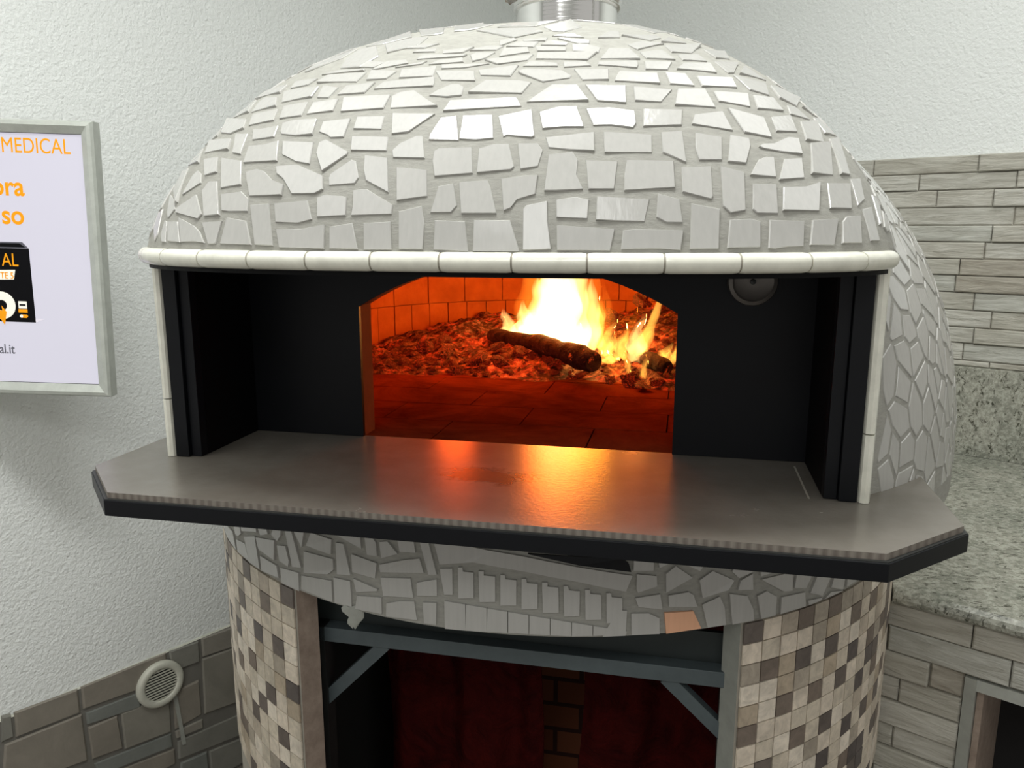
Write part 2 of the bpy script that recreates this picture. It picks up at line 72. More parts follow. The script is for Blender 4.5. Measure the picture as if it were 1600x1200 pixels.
def b_grout(nt, b):
    v = coords(nt, (1, 1, 3)); n = noise(nt, v, 60, 5, .7)
    nt.links.new(ramp(nt, n, [(.3, lin(142, 141, 134)), (.7, lin(158, 157, 149))]), b.inputs['Base Color'])
    bump(nt, b, n, .002, .5)
def b_attr(nt, b, rs=14, bd=.002, mot=.35):
    a = N(nt, 'ShaderNodeVertexColor', layer_name='Col'); v = coords(nt)
    n = noise(nt, v, rs, 6, .65, .8)
    g = ramp(nt, n, [(.25, (1-mot, 1-mot, 1-mot)), (.7, (1.0, 1.0, 1.0))])
    nt.links.new(mixc(nt, 1.0, a.outputs['Color'], g, 'MULTIPLY'), b.inputs['Base Color'])
    bump(nt, b, n, bd, .7)
def b_ledger(nt, b):
    a = N(nt, 'ShaderNodeVertexColor', layer_name='Col'); v = coords(nt, (2.2, 2.2, 14))
    n = noise(nt, v, 4.5, 6, .62, .5)
    g = ramp(nt, n, [(.3, (.68, .66, .63)), (.62, (1, 1, 1))])
    nt.links.new(mixc(nt, 1.0, a.outputs['Color'], g, 'MULTIPLY'), b.inputs['Base Color'])
    bump(nt, b, n, .010, .8)
def b_granite(nt, b):
    v = coords(nt); n1 = noise(nt, v, 75, 4, .75, .3); n2 = noise(nt, coords(nt, (1, 2.3, 1)), 42, 4, .8, .5); n3 = noise(nt, v, 8, 3)
    c = ramp(nt, n1, [(.40, lin(106, 107, 97)), (.5, lin(156, 156, 144)), (.60, lin(198, 198, 186))])
    c3 = mixc(nt, .5, c, ramp(nt, n3, [(.35, lin(132, 136, 124)), (.65, lin(176, 175, 162))]))
    c2 = ramp(nt, n2, [(.0, (1, 1, 1)), (.56, (1, 1, 1)), (.61, (.25, .25, .22)), (1, (.14, .14, .13))])
    nt.links.new(mixc(nt, 1, c3, c2, 'MULTIPLY'), b.inputs['Base Color'])
def b_slab(nt, b):
    v = coords(nt); n = noise(nt, v, 9, 5, .6); n2 = noise(nt, v, 160, 2)
    c = ramp(nt, n, [(.3, lin(102, 97, 89)), (.7, lin(118, 113, 105))])
    d = noise(nt, v, 24, 5, .7)
    # dark soot flecks left just outside the mouth
    tc = N(nt, 'ShaderNodeTexCoord'); mp = N(nt, 'ShaderNodeMapping'); mp.inputs['Location'].default_value = (-.02, -.08, 0)
    mp.inputs['Scale'].default_value = (5, 9, 0)
    nt.links.new(tc.outputs['Object'], mp.inputs['Vector'])
    g = N(nt, 'ShaderNodeTexGradient', gradient_type='SPHERICAL'); nt.links.new(mp.outputs[0], g.inputs[0])
    mm = N(nt, 'ShaderNodeMath', operation='MULTIPLY'); nt.links.new(g.outputs['Fac'], mm.inputs[0]); nt.links.new(d, mm.inputs[1])
    s = ramp(nt, mm.outputs[0], [(.30, (1, 1, 1)), (.42, (.45, .42, .4))])
    nt.links.new(mixc(nt, 1, c, s, 'MULTIPLY'), b.inputs['Base Color'])
    r = ramp(nt, n, [(.2, (.24, .24, .24)), (.8, (.28, .28, .28))]); nt.links.new(r, b.inputs['Roughness'])
    bump(nt, b, n2, .0004, .5)
def b_ribs(nt, b):
    tc = N(nt, 'ShaderNodeTexCoord'); w = N(nt, 'ShaderNodeTexWave', bands_direction='X'); w.inputs['Scale'].default_value = 26; w.inputs['Distortion'].default_value = 1.5
    nt.links.new(tc.outputs['Object'], w.inputs['Vector'])
    nt.links.new(ramp(nt, w.outputs['Fac'], [(.1, lin(104, 96, 88)), (.8, lin(124, 117, 108))]), b.inputs['Base Color'])
    bump(nt, b, w.outputs['Fac'], .0015, .6)
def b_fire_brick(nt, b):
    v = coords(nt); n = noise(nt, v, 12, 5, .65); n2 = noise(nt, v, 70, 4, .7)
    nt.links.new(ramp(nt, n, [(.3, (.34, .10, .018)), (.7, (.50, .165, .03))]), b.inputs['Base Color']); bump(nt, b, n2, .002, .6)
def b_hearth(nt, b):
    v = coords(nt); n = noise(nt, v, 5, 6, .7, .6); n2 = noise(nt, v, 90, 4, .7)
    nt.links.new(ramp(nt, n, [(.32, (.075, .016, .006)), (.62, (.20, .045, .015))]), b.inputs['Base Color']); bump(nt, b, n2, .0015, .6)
def b_coal(nt, b):
    v = coords(nt); n = noise(nt, v, 26, 6, .75, 1.0); n2 = noise(nt, v, 9, 4, .7, .4); n3 = noise(nt, v, 55, 5, .7)
    nt.links.new(ramp(nt, n3, [(.35, (.02, .012, .01)), (.5, (.10, .045, .03)), (.68, (.40, .23, .15))]), b.inputs['Base Color'])
    mm = N(nt, 'ShaderNodeMath', operation='MULTIPLY'); nt.links.new(n, mm.inputs[0]); nt.links.new(n2, mm.inputs[1])
    e = ramp(nt, mm.outputs[0], [(.26, (0, 0, 0)), (.34, (.35, .014, .002)), (.44, (1, .10, .015))])
    nt.links.new(e, b.inputs['Emission Color']); b.inputs['Emission Strength'].default_value = 1.3
    bump(nt, b, n3, .006, .9)
def b_char(nt, b):
    v = coords(nt); n = noise(nt, v, 40, 5, .7, .6)
    nt.links.new(ramp(nt, n, [(.35, (.012, .01, .01)), (.7, (.09, .06, .05))]), b.inputs['Base Color']); bump(nt, b, n, .006, .9)
    n2 = noise(nt, v, 30, 5, .8)
    e = ramp(nt, n2, [(.60, (0, 0, 0)), (.70, (1, .08, .01))]); nt.links.new(e, b.inputs['Emission Color']); b.inputs['Emission Strength'].default_value = .5
def b_sheet(nt, b):
    v = coords(nt); n = noise(nt, v, 10, 6, .7, 1.2)
    nt.links.new(ramp(nt, n, [(.3, (.016, .001, .001)), (.7, (.062, .004, .003))]), b.inputs['Base Color'])  # deep red puts the fire's glow into the sheet colour
    bump(nt, b, n, .02, .9)
def b_seatbrick(nt, b):
    tc = N(nt, 'ShaderNodeTexCoord'); mp = N(nt, 'ShaderNodeMapping'); mp.inputs['Rotation'].default_value = (R(90), 0, 0)
    nt.links.new(tc.outputs['Object'], mp.inputs[0])
    w = N(nt, 'ShaderNodeTexBrick'); w.inputs['Scale'].default_value = 1.0; w.inputs['Brick Width'].default_value = .13; w.inputs['Row Height'].default_value = .07
    w.inputs['Mortar Size'].default_value = .006; w.inputs['Color1'].default_value = (.13, .03, .012, 1); w.inputs['Color2'].default_value = (.22, .075, .035, 1); w.inputs['Mortar'].default_value = (.05, .02, .015, 1)
    nt.links.new(mp.outputs[0], w.inputs['Vector']); nt.links.new(w.outputs['Color'], b.inputs['Base Color'])
def b_painted(nt, b):
    n = noise(nt, coords(nt), 25, 5, .7); c = b.inputs['Base Color'].default_value[:3]
    nt.links.new(ramp(nt, n, [(.3, tuple(x*.8 for x in c)), (.7, c)]), b.inputs['Base Color'])
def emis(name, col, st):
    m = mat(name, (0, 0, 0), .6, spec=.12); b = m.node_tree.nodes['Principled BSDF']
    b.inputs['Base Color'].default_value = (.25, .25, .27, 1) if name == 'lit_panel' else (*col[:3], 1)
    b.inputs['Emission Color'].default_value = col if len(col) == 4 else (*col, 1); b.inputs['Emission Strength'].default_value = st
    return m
def flame_mat(name, col, dens):
    m = bpy.data.materials.new(name); m.use_nodes = True; nt = m.node_tree
    nt.nodes.clear(); o = N(nt, 'ShaderNodeOutputMaterial'); e = N(nt, 'ShaderNodeEmission')
    e.inputs['Color'].default_value = (*col, 1); e.inputs['Strength'].default_value = dens
    nt.links.new(e.outputs[0], o.inputs['Volume']); return m

M = dict(
    plaster=mat('plaster', lin(235, 238, 235), .85, build=b_plaster, spec=.2),
    tile=mat('white_tile', lin(233, 232, 224), .16, build=b_tile((.445, .438, .412, 1)), spec=.5),
    tile_warm=mat('salmon_tile', (.75, .42, .26), .25, build=b_tile((.80, .44, .27, 1))),
    grout=mat('grout', (.4, .4, .37), .8, build=b_grout, spec=.3),
    bullnose=mat('cream_glaze', lin(233, 232, 218), .12, build=b_painted),
    joint=mat('joint', lin(165, 160, 148), .8, build=b_painted),
    mosaic=mat('mosaic_stone', (.5, .5, .5), .45, build=lambda nt, b: b_attr(nt, b, 48, .0008, .42)),
    stone=mat('wainscot_stone', (.5, .5, .5), .62, build=lambda nt, b: b_attr(nt, b, 9, .004, .25), spec=.35),
    ledger=mat('ledger_stone', (.5, .5, .5), .65, build=b_ledger, spec=.3),
    granite=mat('granite', (.5, .5, .5), .22, build=b_granite),
    slab=mat('porcelain_slab', (.4, .4, .4), .3, spec=.55, build=b_slab),
    ribs=mat('slab_edge', (.4, .4, .4), .6, build=b_ribs),
    black=mat('black_steel', (.0035, .0042, .006), .45, 0, .22, build=b_painted),
    matt=mat('matt_black', (.002, .002, .0025), .6, 0, .15, build=b_painted),
    dim=mat('grey_steel', (.05, .052, .05), .45, .6, build=b_painted),
    beam=mat('blue_grey_paint', (.085, .108, .115), .5, build=b_painted),
    fbrick=mat('fire_brick', (.5, .4, .3), .85, build=b_fire_brick, spec=.2),
    hearth=mat('hearth_brick', (.3, .2, .2), .9, build=b_hearth, spec=.0),
    mortar=mat('dark_mortar', (.05, .035, .03), .9, build=b_painted, spec=.1),
    coal=mat('coal', (.1, .1, .1), .8, build=b_coal, spec=.2),
    char=mat('charred_wood', (.03, .03, .03), .8, build=b_char, spec=.2),
    sheet=mat('red_sheet', (.2, .02, .02), .8, spec=.08, build=b_sheet),
    redbrick=mat('dark_red_brick', (.2, .05, .03), .8, build=b_seatbrick, spec=.2),
    chrome=mat('polished_steel', (.80, .80, .78), .10, 1, build=lambda nt, b: bump(nt, b, noise(nt, coords(nt, (1, 1, 30)), 6, 2), .0005, .3)),
    foil=mat('crumpled_foil', (.45, .40, .36), .25, 1, build=lambda nt, b: bump(nt, b, noise(nt, coords(nt), 60, 4), .01, 1)),
    frame=mat('frame_aluminium', lin(196, 200, 192), .35, .15, build=b_painted),
    plastic=mat('white_plastic', lin(206, 206, 192), .4, build=b_painted),
    dark=mat('dark_void', (.012, .011, .011), .9, build=b_painted),
    cut_l=mat('raw_plaster_edge', (.34, .26, .20), .8, build=b_grout and (lambda nt, b: (nt.links.new(ramp(nt, noise(nt, coords(nt), 30, 5, .7), [(.3, (.25, .19, .15)), (.7, (.38, .30, .24))]), b.inputs['Base Color']), bump(nt, b, noise(nt, coords(nt), 80, 4), .002, .6)))),
    cut_r=mat('grey_edge', (.36, .37, .33), .6, build=b_painted),
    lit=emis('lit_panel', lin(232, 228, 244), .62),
    orange=emis('orange_print', lin(224, 146, 20), .45), inkd=emis('grey_ink', lin(92, 92, 100), .3), ink=emis('black_print', lin(8, 8, 12), .02),
    inkb=emis('white_print', lin(225, 222, 210), .5), inkg=emis('soft_grey_print', lin(205, 200, 210), .5),
    lamp=emis('lamp_diffuser', (1, 1, .97), 2.0), lamp_fill=emis('added_fill_diffuser', (1, 1, .97), .9), floor=mat('floor_tile', lin(120, 114, 104), .4, build=b_painted),
    f_core=flame_mat('flame_core', (1.0, .50, .14), 95), f_out=flame_mat('flame_outer', (1.0, .26, .02), 18), f_thin=flame_mat('flame_thin', (1.0, .42, .06), 120),
)

# ------------------------------------------------------------------ mesh builder
class MB:
    def __init__(s): s.v = []; s.f = []; s.c = []; s.m = []
    def face(s, pts, col=(1, 1, 1), mi=0):
        i = len(s.v); s.v += [tuple(p) for p in pts]; s.f.append(list(range(i, i+len(pts)))); s.c.append(col); s.m.append(mi)
    def grid(s, rows, closed=False, col=(1, 1, 1), mi=0):
        i0 = len(s.v); n = len(rows[0])
        for r in rows: s.v += [tuple(p) for p in r]
        for a in range(len(rows)-1):
            for b in range(n if closed else n-1):
                b2 = (b+1) % n
                s.f.append([i0+a*n+b, i0+a*n+b2, i0+(a+1)*n+b2, i0+(a+1)*n+b]); s.c.append(col); s.m.append(mi)
    def box(s, x0, x1, y0, y1, z0, z1, col=(1, 1, 1), mi=0):
        i = len(s.v)
        s.v += [(x, y, z) for x in (x0, x1) for y in (y0, y1) for z in (z0, z1)]
        for f in ((0, 1, 3, 2), (4, 6, 7, 5), (0, 4, 5, 1), (2, 3, 7, 6), (0, 2, 6, 4), (1, 5, 7, 3)): s.f.append([i+k for k in f]); s.c.append(col); s.m.append(mi)
    def bar(s, a, b, w, h, up=(0, 0, 1), col=(1, 1, 1)):
        a, b = Vector(a), Vector(b); d = (b-a).normalized(); u = Vector(up); r = d.cross(u).normalized(); u = r.cross(d).normalized()
        q = [(-w, -h), (w, -h), (w, h), (-w, h)]
        s.hull([a+r*x/2+u*y/2 for x, y in q], [b+r*x/2+u*y/2 for x, y in q], col)
    def hull(s, A, B, col=(1, 1, 1), mi=0):
        i = len(s.v); n = len(A); s.v += [tuple(p) for p in A]+[tuple(p) for p in B]
        s.f.append([i+k for k in range(n)][::-1]); s.c.append(col); s.m.append(mi)
        s.f.append([i+n+k for k in range(n)]); s.c.append(col); s.m.append(mi)
        for k in range(n): s.f.append([i+k, i+(k+1) % n, i+n+(k+1) % n, i+n+k]); s.c.append(col); s.m.append(mi)
    def tube(s, path, rad, n=12, cap=True, col=(1, 1, 1)):
        P = [Vector(p) for p in path]; rows = []; prev = None
        for k, p in enumerate(P):
            d = (P[min(k+1, len(P)-1)]-P[max(k-1, 0)]).normalized()
            a = (prev if prev else (Vector((0, 0, 1)) if abs(d.z) < .9 else Vector((1, 0, 0))))
            u = (a-d*a.dot(d)).normalized(); w = d.cross(u); prev = u
            r = rad(k/(len(P)-1)) if callable(rad) else rad
            rows.append([p+(u*math.cos(t)+w*math.sin(t))*r for t in [2*PI*j/n for j in range(n)]])
        s.grid(rows, True, col)
        if cap: s.face(rows[0][::-1], col); s.face(rows[-1], col)
    def lathe(s, prof, n=48, c=(0, 0), col=(1, 1, 1)):
        s.grid([[(c[0]+r*math.sin(2*PI*j/n), c[1]-r*math.cos(2*PI*j/n), z) for j in range(n)] for r, z in prof], True, col)
    def obj(s, name, m, parent=None, smooth=False, bevel=0, z=None, fix=True):
        me = bpy.data.meshes.new(name); zz = Z0 if z is None else z
        me.from_pydata([(a, b, c+zz) for a, b, c in s.v], [], s.f)
        ms = m if isinstance(m, (list, tuple)) else [m]
        for x in ms: me.materials.append(x)
        ca = me.color_attributes.new('Col', 'FLOAT_COLOR', 'CORNER')
        for p, c, mi in zip(me.polygons, s.c, s.m):
            p.material_index = mi; p.use_smooth = smooth
            for li in p.loop_indices: ca.data[li].color = (*c, 1)
        if fix:
            bm = bmesh.new(); bm.from_mesh(me)
            if smooth: bmesh.ops.remove_doubles(bm, verts=bm.verts, dist=1e-5)
            bmesh.ops.recalc_face_normals(bm, faces=bm.faces); bm.to_mesh(me); bm.free()
        if smooth: me.set_sharp_from_angle(angle=R(48))
        o = bpy.data.objects.new(name, me); C.objects.link(o)
        if parent: o.parent = parent
        if bevel:
            md = o.modifiers.new('bevel', 'BEVEL'); md.width = bevel; md.segments = 2; md.limit_method = 'ANGLE'; md.angle_limit = R(40)
        return o
def thing(name, label, cat, loc=(0, 0, 0), rot=(0, 0, 0), group=None):
    o = bpy.data.objects.new(name, None); C.objects.link(o); o.location = loc; o.rotation_euler = rot; o.empty_display_size = .1
    return tag(o, label, cat, group)
def tag(o, label, cat, group=None, kind=None):
    o['label'] = label; o['category'] = cat
    if group: o['group'] = group
    if kind: o['kind'] = kind
    return o
def struct(o): o['kind'] = 'structure'; return o
def origin(o, p):
    """move a mesh object's origin to p (parent space)"""
    o.data.transform(Matrix.Translation(-Vector(p))); o.location = p; return o

# voronoi cells in a 2-D chart: each cell clipped by its neighbours, inset by half a grout joint
def cells(pts, gap, box):
    cell = .1; buckets = {}
    for i, p in enumerate(pts): buckets.setdefault((int(p[0]//cell), int(p[1]//cell)), []).append(i)
    out = []
    for i, p in enumerate(pts):
        poly = [(p[0]-.09, p[1]-.09), (p[0]+.09, p[1]-.09), (p[0]+.09, p[1]+.09), (p[0]-.09, p[1]+.09)]
        bx, by = int(p[0]//cell), int(p[1]//cell)
        nb = [j for a in (-2, -1, 0, 1, 2) for b in (-2, -1, 0, 1, 2) for j in buckets.get((bx+a, by+b), []) if j != i]
        for j in nb:
            q = pts[j]; nx, ny = q[0]-p[0], q[1]-p[1]; L = math.hypot(nx, ny)
            if L > .2 or L < 1e-6: continue
            nx /= L; ny /= L; lim = L/2-gap/2; new = []
            for k in range(len(poly)):
                a, b = poly[k], poly[(k+1) % len(poly)]
                da = (a[0]-p[0])*nx+(a[1]-p[1])*ny-lim; db = (b[0]-p[0])*nx+(b[1]-p[1])*ny-lim
                if da <= 0: new.append(a)
                if da*db < 0: t = da/(da-db); new.append((a[0]+(b[0]-a[0])*t, a[1]+(b[1]-a[1])*t))
            poly = new
            if len(poly) < 3: break
        if len(poly) >= 3: out.append(poly)
    return out
def relax_points(n, w, h, x0, y0, dmin, r):
    pts = []; tries = 0
    while len(pts) < n and tries < n*60:
        tries += 1; p = (x0+r.random()*w, y0+r.random()*h)
        if all((p[0]-q[0])**2+(p[1]-q[1])**2 > dmin*dmin for q in pts): pts.append(p)
    return pts
def flat_tile(mb, P3, Nrm, th=.003, inset=.0012, mi=0, crown=None):
    """one cut tile: a flat chip lying on a curved surface"""
    P3 = [Vector(p) for p in P3]; c = sum(P3, Vector())/len(P3); n = Vector(Nrm).normalized()
    top = []; base = []
    if crown is not None: th += .85*max(0, (Vector(crown)-c).dot(n))
    for p in P3:
        d = p-c; q = c+(d-n*d.dot(n))
        base.append(p-n*.004); dd = (q-c); L = dd.length
        top.append(c+dd*max(.2, (L-inset)/max(L, 1e-5))+n*(th))
        q2 = c+dd+n*(th-.001)
    mid = [c+(p-c)-n*((p-c).dot(n))+n*(th-.001) for p in P3]
    mb.hull(base, mid, mi=mi); mb.hull(mid, top, mi=mi)

# ------------------------------------------------------------------ room
LD = Vector((math.sin(R(39.9)), math.cos(R(39.9)), 0)); LN = Vector((LD.y, -LD.x, 0))        # left wall: direction, inward normal
RD = Vector((-math.sin(R(50.1)), math.cos(R(50.1)), 0)); RN = Vector((-RD.y, RD.x, 0))        # right wall: direction, inward normal
RN = -Vector((RD.y, -RD.x, 0))
DL, DR = 2.35, 2.861
def LP(s, z, off=0): return LD*s + LN*(off-DL) + Vector((0, 0, z))
def RP(s, z, off=0): return RD*s - RN*(DR-off) + Vector((0, 0, z))
SL, SR = 2.861, 2.35          # corner position along each wall
mb = MB(); mb.face([LP(-2.6, -.5), LP(SL, -.5), LP(SL, 2.9), LP(-2.6, 2.9)]); mb.face([LP(-2.6, -.5, -.1), LP(SL+.1, -.5, -.1), LP(SL+.1, 2.9, -.1), LP(-2.6, 2.9, -.1)])
struct(mb.obj('wall_left', M['plaster'], fix=False))
mb = MB(); mb.face([RP(-2.6, -.5), RP(SR, -.5), RP(SR, 2.9), RP(-2.6, 2.9)]); mb.face([RP(-2.6, -.5, -.1), RP(SR+.1, -.5, -.1), RP(SR+.1, 2.9, -.1), RP(-2.6, 2.9, -.1)])
struct(mb.obj('wall_right', M['plaster'], fix=False))
cor = LP(SL, 0); fl = [cor, LP(-2.6, 0), LP(-2.6, 0)+(RP(-2.6, 0)-cor), RP(-2.6, 0)]
mb = MB(); mb.face([p+Vector((0, 0, -.5)) for p in fl]); struct(mb.obj('floor', M['floor']))
mb = MB(); mb.face([p+Vector((0, 0, 2.9)) for p in fl]); struct(mb.obj('ceiling', M['plaster']))
def ceiling_light(x, y, rz, L, W, label, power, dm='lamp'):
    t = thing('ceiling_light', label, 'ceiling light', (x, y, Z0+2.9), (0, 0, rz), 'ceiling lights above the room')
    a = MB(); a.box(-L/2-.02, L/2+.02, -W/2-.02, W/2+.02, -.05, 0); a.obj('housing', M['plastic'], t, z=0, bevel=.004)
    a = MB(); a.box(-L/2, L/2, -W/2, W/2, -.056, -.05); a.obj('diffuser', M[dm], t, z=0)
    ld = bpy.data.lights.new('ceiling_lamp', 'AREA'); ld.shape = 'RECTANGLE'; ld.size = L; ld.size_y = W; ld.energy = power; ld.color = (.985, 1, .99)
    lo = bpy.data.objects.new('lamp', ld); C.objects.link(lo); lo.parent = t; lo.location = (0, 0, -.065)
    return t
ceiling_light(-.1, .85, R(18), 1.0, .34, 'long white ceiling light directly above the front of the oven', 28)
ceiling_light(-.5, -1.3, R(18), 1.7, .9, 'long white ceiling light behind the photographer', 20)
ceiling_light(-1.35, .55, R(50), 2.0, 1.2, 'added wide fill light near the left wall', 10.5, 'lamp_fill')  # unseen fill panel, added to brighten the left wall
ceiling_light(1.45, 1.15, R(-40), 2.0, 1.2, 'added wide fill light near the right wall', 11, 'lamp_fill')  # added out of view as well, lifts the right wall

# --- left wall wainscot: hand-laid slabs with grout backing
mb = MB(); TOPZ = .04
mb.hull([LP(-1.2, -.5, .001), LP(SL, -.5, .001), LP(SL, .0405, .001), LP(-1.2, .0405, .001)], [LP(-1.2, -.5, .006), LP(SL, -.5, .006), LP(SL, .0405, .006), LP(-1.2, .0405, .006)], (.19, .182, .16))
rs = random.Random(3)
scol = [(.27, .255, .215), (.235, .23, .20), (.29, .27, .23), (.21, .22, .20), (.26, .235, .195)]
def slab_on(mb, P, poly, col, base=.004, top=.013, ins=.006):
    cx = sum(p[0] for p in poly)/len(poly); cz = sum(p[1] for p in poly)/len(poly)
    A = [P(s, z, base) for s, z in poly]; T = []
    for s, z in poly:
        d = math.hypot(s-cx, z-cz); k = max(.3, (d-ins)/d); T.append((cx+(s-cx)*k, cz+(z-cz)*k))
    mb.hull(A, [P(s, z, (base+top)/2) for s, z in poly], col); mb.hull([P(s, z, (base+top)/2) for s, z in poly], [P(s, z, top) for s, z in T], col)
for k, p in enumerate(STONES):
    cx = sum(q[0] for q in p)/len(p); cz = sum(q[1] for q in p)/len(p)
    q2 = [(cx+(s-cx)*.985, cz+(z-cz)*.985) for s, z in p]
    if min(z for s, z in p) < -.5: q2 = [(s, max(z, -.49)) for s, z in q2]
    slab_on(mb, LP, q2, scol[rs.randrange(5)])
for row, (za, zb) in enumerate(((.03, -.10), (-.105, -.25), (-.255, -.40))):      # slabs out of the photograph, left and right
    s = -1.2
    while s < .45:
        w = rs.uniform(.18, .3); e = min(s+w, .47)
        if e-s > .05: slab_on(mb, LP, [(s+.004, za), (e-.004, za), (e-.004, zb), (s+.004, zb)], scol[rs.randrange(5)])
        s += w
    s = 1.52
    while s < SL-.1:
        w = rs.uniform(.18, .3); e = min(s+w, SL-.03)
        slab_on(mb, LP, [(s+.004, za), (e-.004, za), (e-.004, zb), (s+.004, zb)], scol[rs.randrange(5)])
        s += w
o = mb.obj('trim_1', M['stone'], bevel=.0); struct(o)
mb = MB(); mb.hull([LP(-1.2, .041, .0), LP(SL, .041, .0), LP(SL, .041, .008), LP(-1.2, .041, .008)], [LP(-1.2, .044, .0), LP(SL, .044, .0), LP(SL, .044, .003), LP(-1.2, .044, .003)])
struct(mb.obj('trim_2', M['plastic']))

# --- round vent grille on the wainscot
t = thing('vent_grille', 'round white slatted vent grille on the grey stone wainscot left of the oven', 'vent', LP(1.033, Z0-.049, .016), (0, 0, math.atan2(LD.y, LD.x)))
# local frame: x along the wall, y into wall, z up ;
RV = .076
mb = MB(); rows = []
for r, y in ((.052, .0), (.052, -.010), (.056, -.014), (.070, -.014), (.076, -.008), (.076, .004)):
    rows.append([(r*math.cos(2*PI*k/48), y, r*math.sin(2*PI*k/48)) for k in range(48)])
mb.grid(rows, True); mb.obj('rim', M['plastic'], t, True, z=0)
mb = MB()
for k in range(-5, 6):
    zz = k*.0095; w = math.sqrt(max(0, .053**2-zz*zz))
    if w > .01: mb.hull([(-w, -.010, zz+.0035), (w, -.010, zz+.0035), (w, -.004, zz-.003), (-w, -.004, zz-.003)], [(-w, -.010, zz-.0018), (w, -.010, zz-.0018), (w, -.003, zz-.004), (-w, -.003, zz-.004)])
mb.obj('slats', M['plastic'], t, z=0)
mb = MB(); mb.face([(.053*math.cos(2*PI*k/32), .001, .053*math.sin(2*PI*k/32)) for k in range(32)]); mb.obj('dark_backing', M['dark'], t, z=0)
t.rotation_euler[1] = 0
mb = MB(); mb.hull([LP(1.071, -.10, .012), LP(1.083, -.10, .012), LP(1.10, -.30, .012), LP(1.088, -.30, .012)], [LP(1.071, -.10, .017), LP(1.083, -.10, .017), LP(1.10, -.30, .017), LP(1.088, -.30, .017)], (.5, .5, .46))
o = mb.obj('cable_duct', M['cut_r']); tag(o, 'thin grey duct running down the stone below the round vent', 'duct')

# --- right wall ledger stone
def ledger(mb, P, s0, s1, z0, z1, pitch, rr, holes=()):
    z = z1
    cols = [(.56, .545, .48), (.51, .495, .43), (.59, .58, .52), (.45, .42, .355), (.53, .53, .475), (.57, .555, .49), (.55, .54, .48)]
    while z > z0+.01:
        h = pitch*rr.uniform(.92, 1.08); zb = max(z0, z-h); s = s0-rr.uniform(0, .15)
        while s < s1:
            w = rr.choice([.15, .21, .26, .32])*rr.uniform(.9, 1.1); a, b = max(s, s0), min(s+w, s1)
            bad = any(not (b <= H[0] or a >= H[1] or z <= H[2] or zb >= H[3]) for H in holes)
            if bad:
                for H in holes:
                    if a < H[0] < b: b = H[0]; bad = False
                    elif a < H[1] < b: a = H[1]; bad = False
            if b-a > .02 and not bad:
                d = rr.uniform(.010, .024); c = rr.choice(cols); g = .0012
                zt, zz = z-g, zb+g; e = .003
                A = [(a+g, zz), (b-g, zz), (b-g, zt), (a+g, zt)]; T = [(a+g+e, zz+e), (b-g-e, zz+e), (b-g-e, zt-e), (a+g+e, zt-e)]
                mb.hull([P(x, y, .002) for x, y in A], [P(x, y, d-.003) for x, y in A], c); mb.hull([P(x, y, d-.003) for x, y in A], [P(x, y, d) for x, y in T], c)
            s += w
        z = zb
mb = MB(); mb.hull([RP(-2.5, .948, .001), RP(SR, .948, .001), RP(SR, 1.6, .001), RP(-2.5, 1.6, .001)], [RP(-2.5, .948, .008), RP(SR, .948, .008), RP(SR, 1.6, .008), RP(-2.5, 1.6, .008)], (.28, .265, .22))
ledger(mb, RP, -1.2, 1.9, .948, 1.606, .0525, random.Random(5)); struct(mb.obj('trim_3', M['ledger']))

# --- granite counter (front edge 1.21 from the wall) and backsplash
CT = 1.213
def CP(s, z, off=0): return RD*s - RN*(DR-CT-off) + Vector((0, 0, z))
t = thing('granite_countertop', 'speckled grey-green granite worktop with a rounded front edge right of the oven', 'worktop', RP(.2, Z0, 0))
def RL(s, z, off): return RP(s, z, off)-RP(.2, 0, 0)
mb = MB(); rows = []
prof = [(CT-.03, .628), (CT-.004, .628), (CT+.003, .634), (CT+.005, .643), (CT+.002, .653), (CT-.008, .660), (.001, .660), (.001, .628)]
mb.hull([RL(-1.6, z, o_) for o_, z in prof], [RL(.360, z, o_) for o_, z in prof])
cv = [(1.079-math.sqrt(.7455**2-(1.419-o_)**2), o_) for o_ in [CT-.001-.52*i/16 for i in range(17)]]
pl = [(.3602, .001), (.3602, CT-.001)]+cv+[(1.079, .668), (1.3, .668), (1.3, .001)]
mb.hull([RL(s, .628, o_) for s, o_ in pl], [RL(s, .66, o_) for s, o_ in pl])
mb.obj('worktop', M['granite'], t, z=0)
mb = MB(); mb.hull([RP(-1.6, .661, .001), RP(-1.6, .661, .03), RP(-1.6, .944, .03), RP(-1.6, .950, .001)], [RP(1.2, .661, .001), RP(1.2, .661, .03), RP(1.2, .944, .03), RP(1.2, .950, .001)])
o = mb.obj('backsplash', M['granite']); tag(o, 'upright speckled granite backsplash between worktop and stone ledger wall', 'backsplash')
# --- stone clad counter base with framed opening
t = thing('counter_base', 'stone-clad base under the granite worktop with a framed dark opening', 'counter base', CP(.2, 0, 0))
def BP(s, z, off=0): return CP(s, z, off-.035)-CP(.2, 0, 0)
hole = (-.5, .199, -.5, .487)
mb = MB(); ledger(mb, BP, -1.6, .375, -.5, .626, .055, random.Random(9), [(-.52, .222, -.6, .51)])
w_ = (.26, .245, .205)
mb.hull([BP(.222, -.5, -.1), BP(.375, -.5, -.1), BP(.375, .626, -.1), BP(.222, .626, -.1)], [BP(.222, -.5, .006), BP(.375, -.5, .006), BP(.375, .626, .006), BP(.222, .626, .006)], w_)
mb.hull([BP(-1.6, .51, -.1), BP(.222, .51, -.1), BP(.222, .626, -.1), BP(-1.6, .626, -.1)], [BP(-1.6, .51, .006), BP(.222, .51, .006), BP(.222, .626, .006), BP(-1.6, .626, .006)], w_)
mb.obj('stone_cladding', M['ledger'], t)
mb = MB()
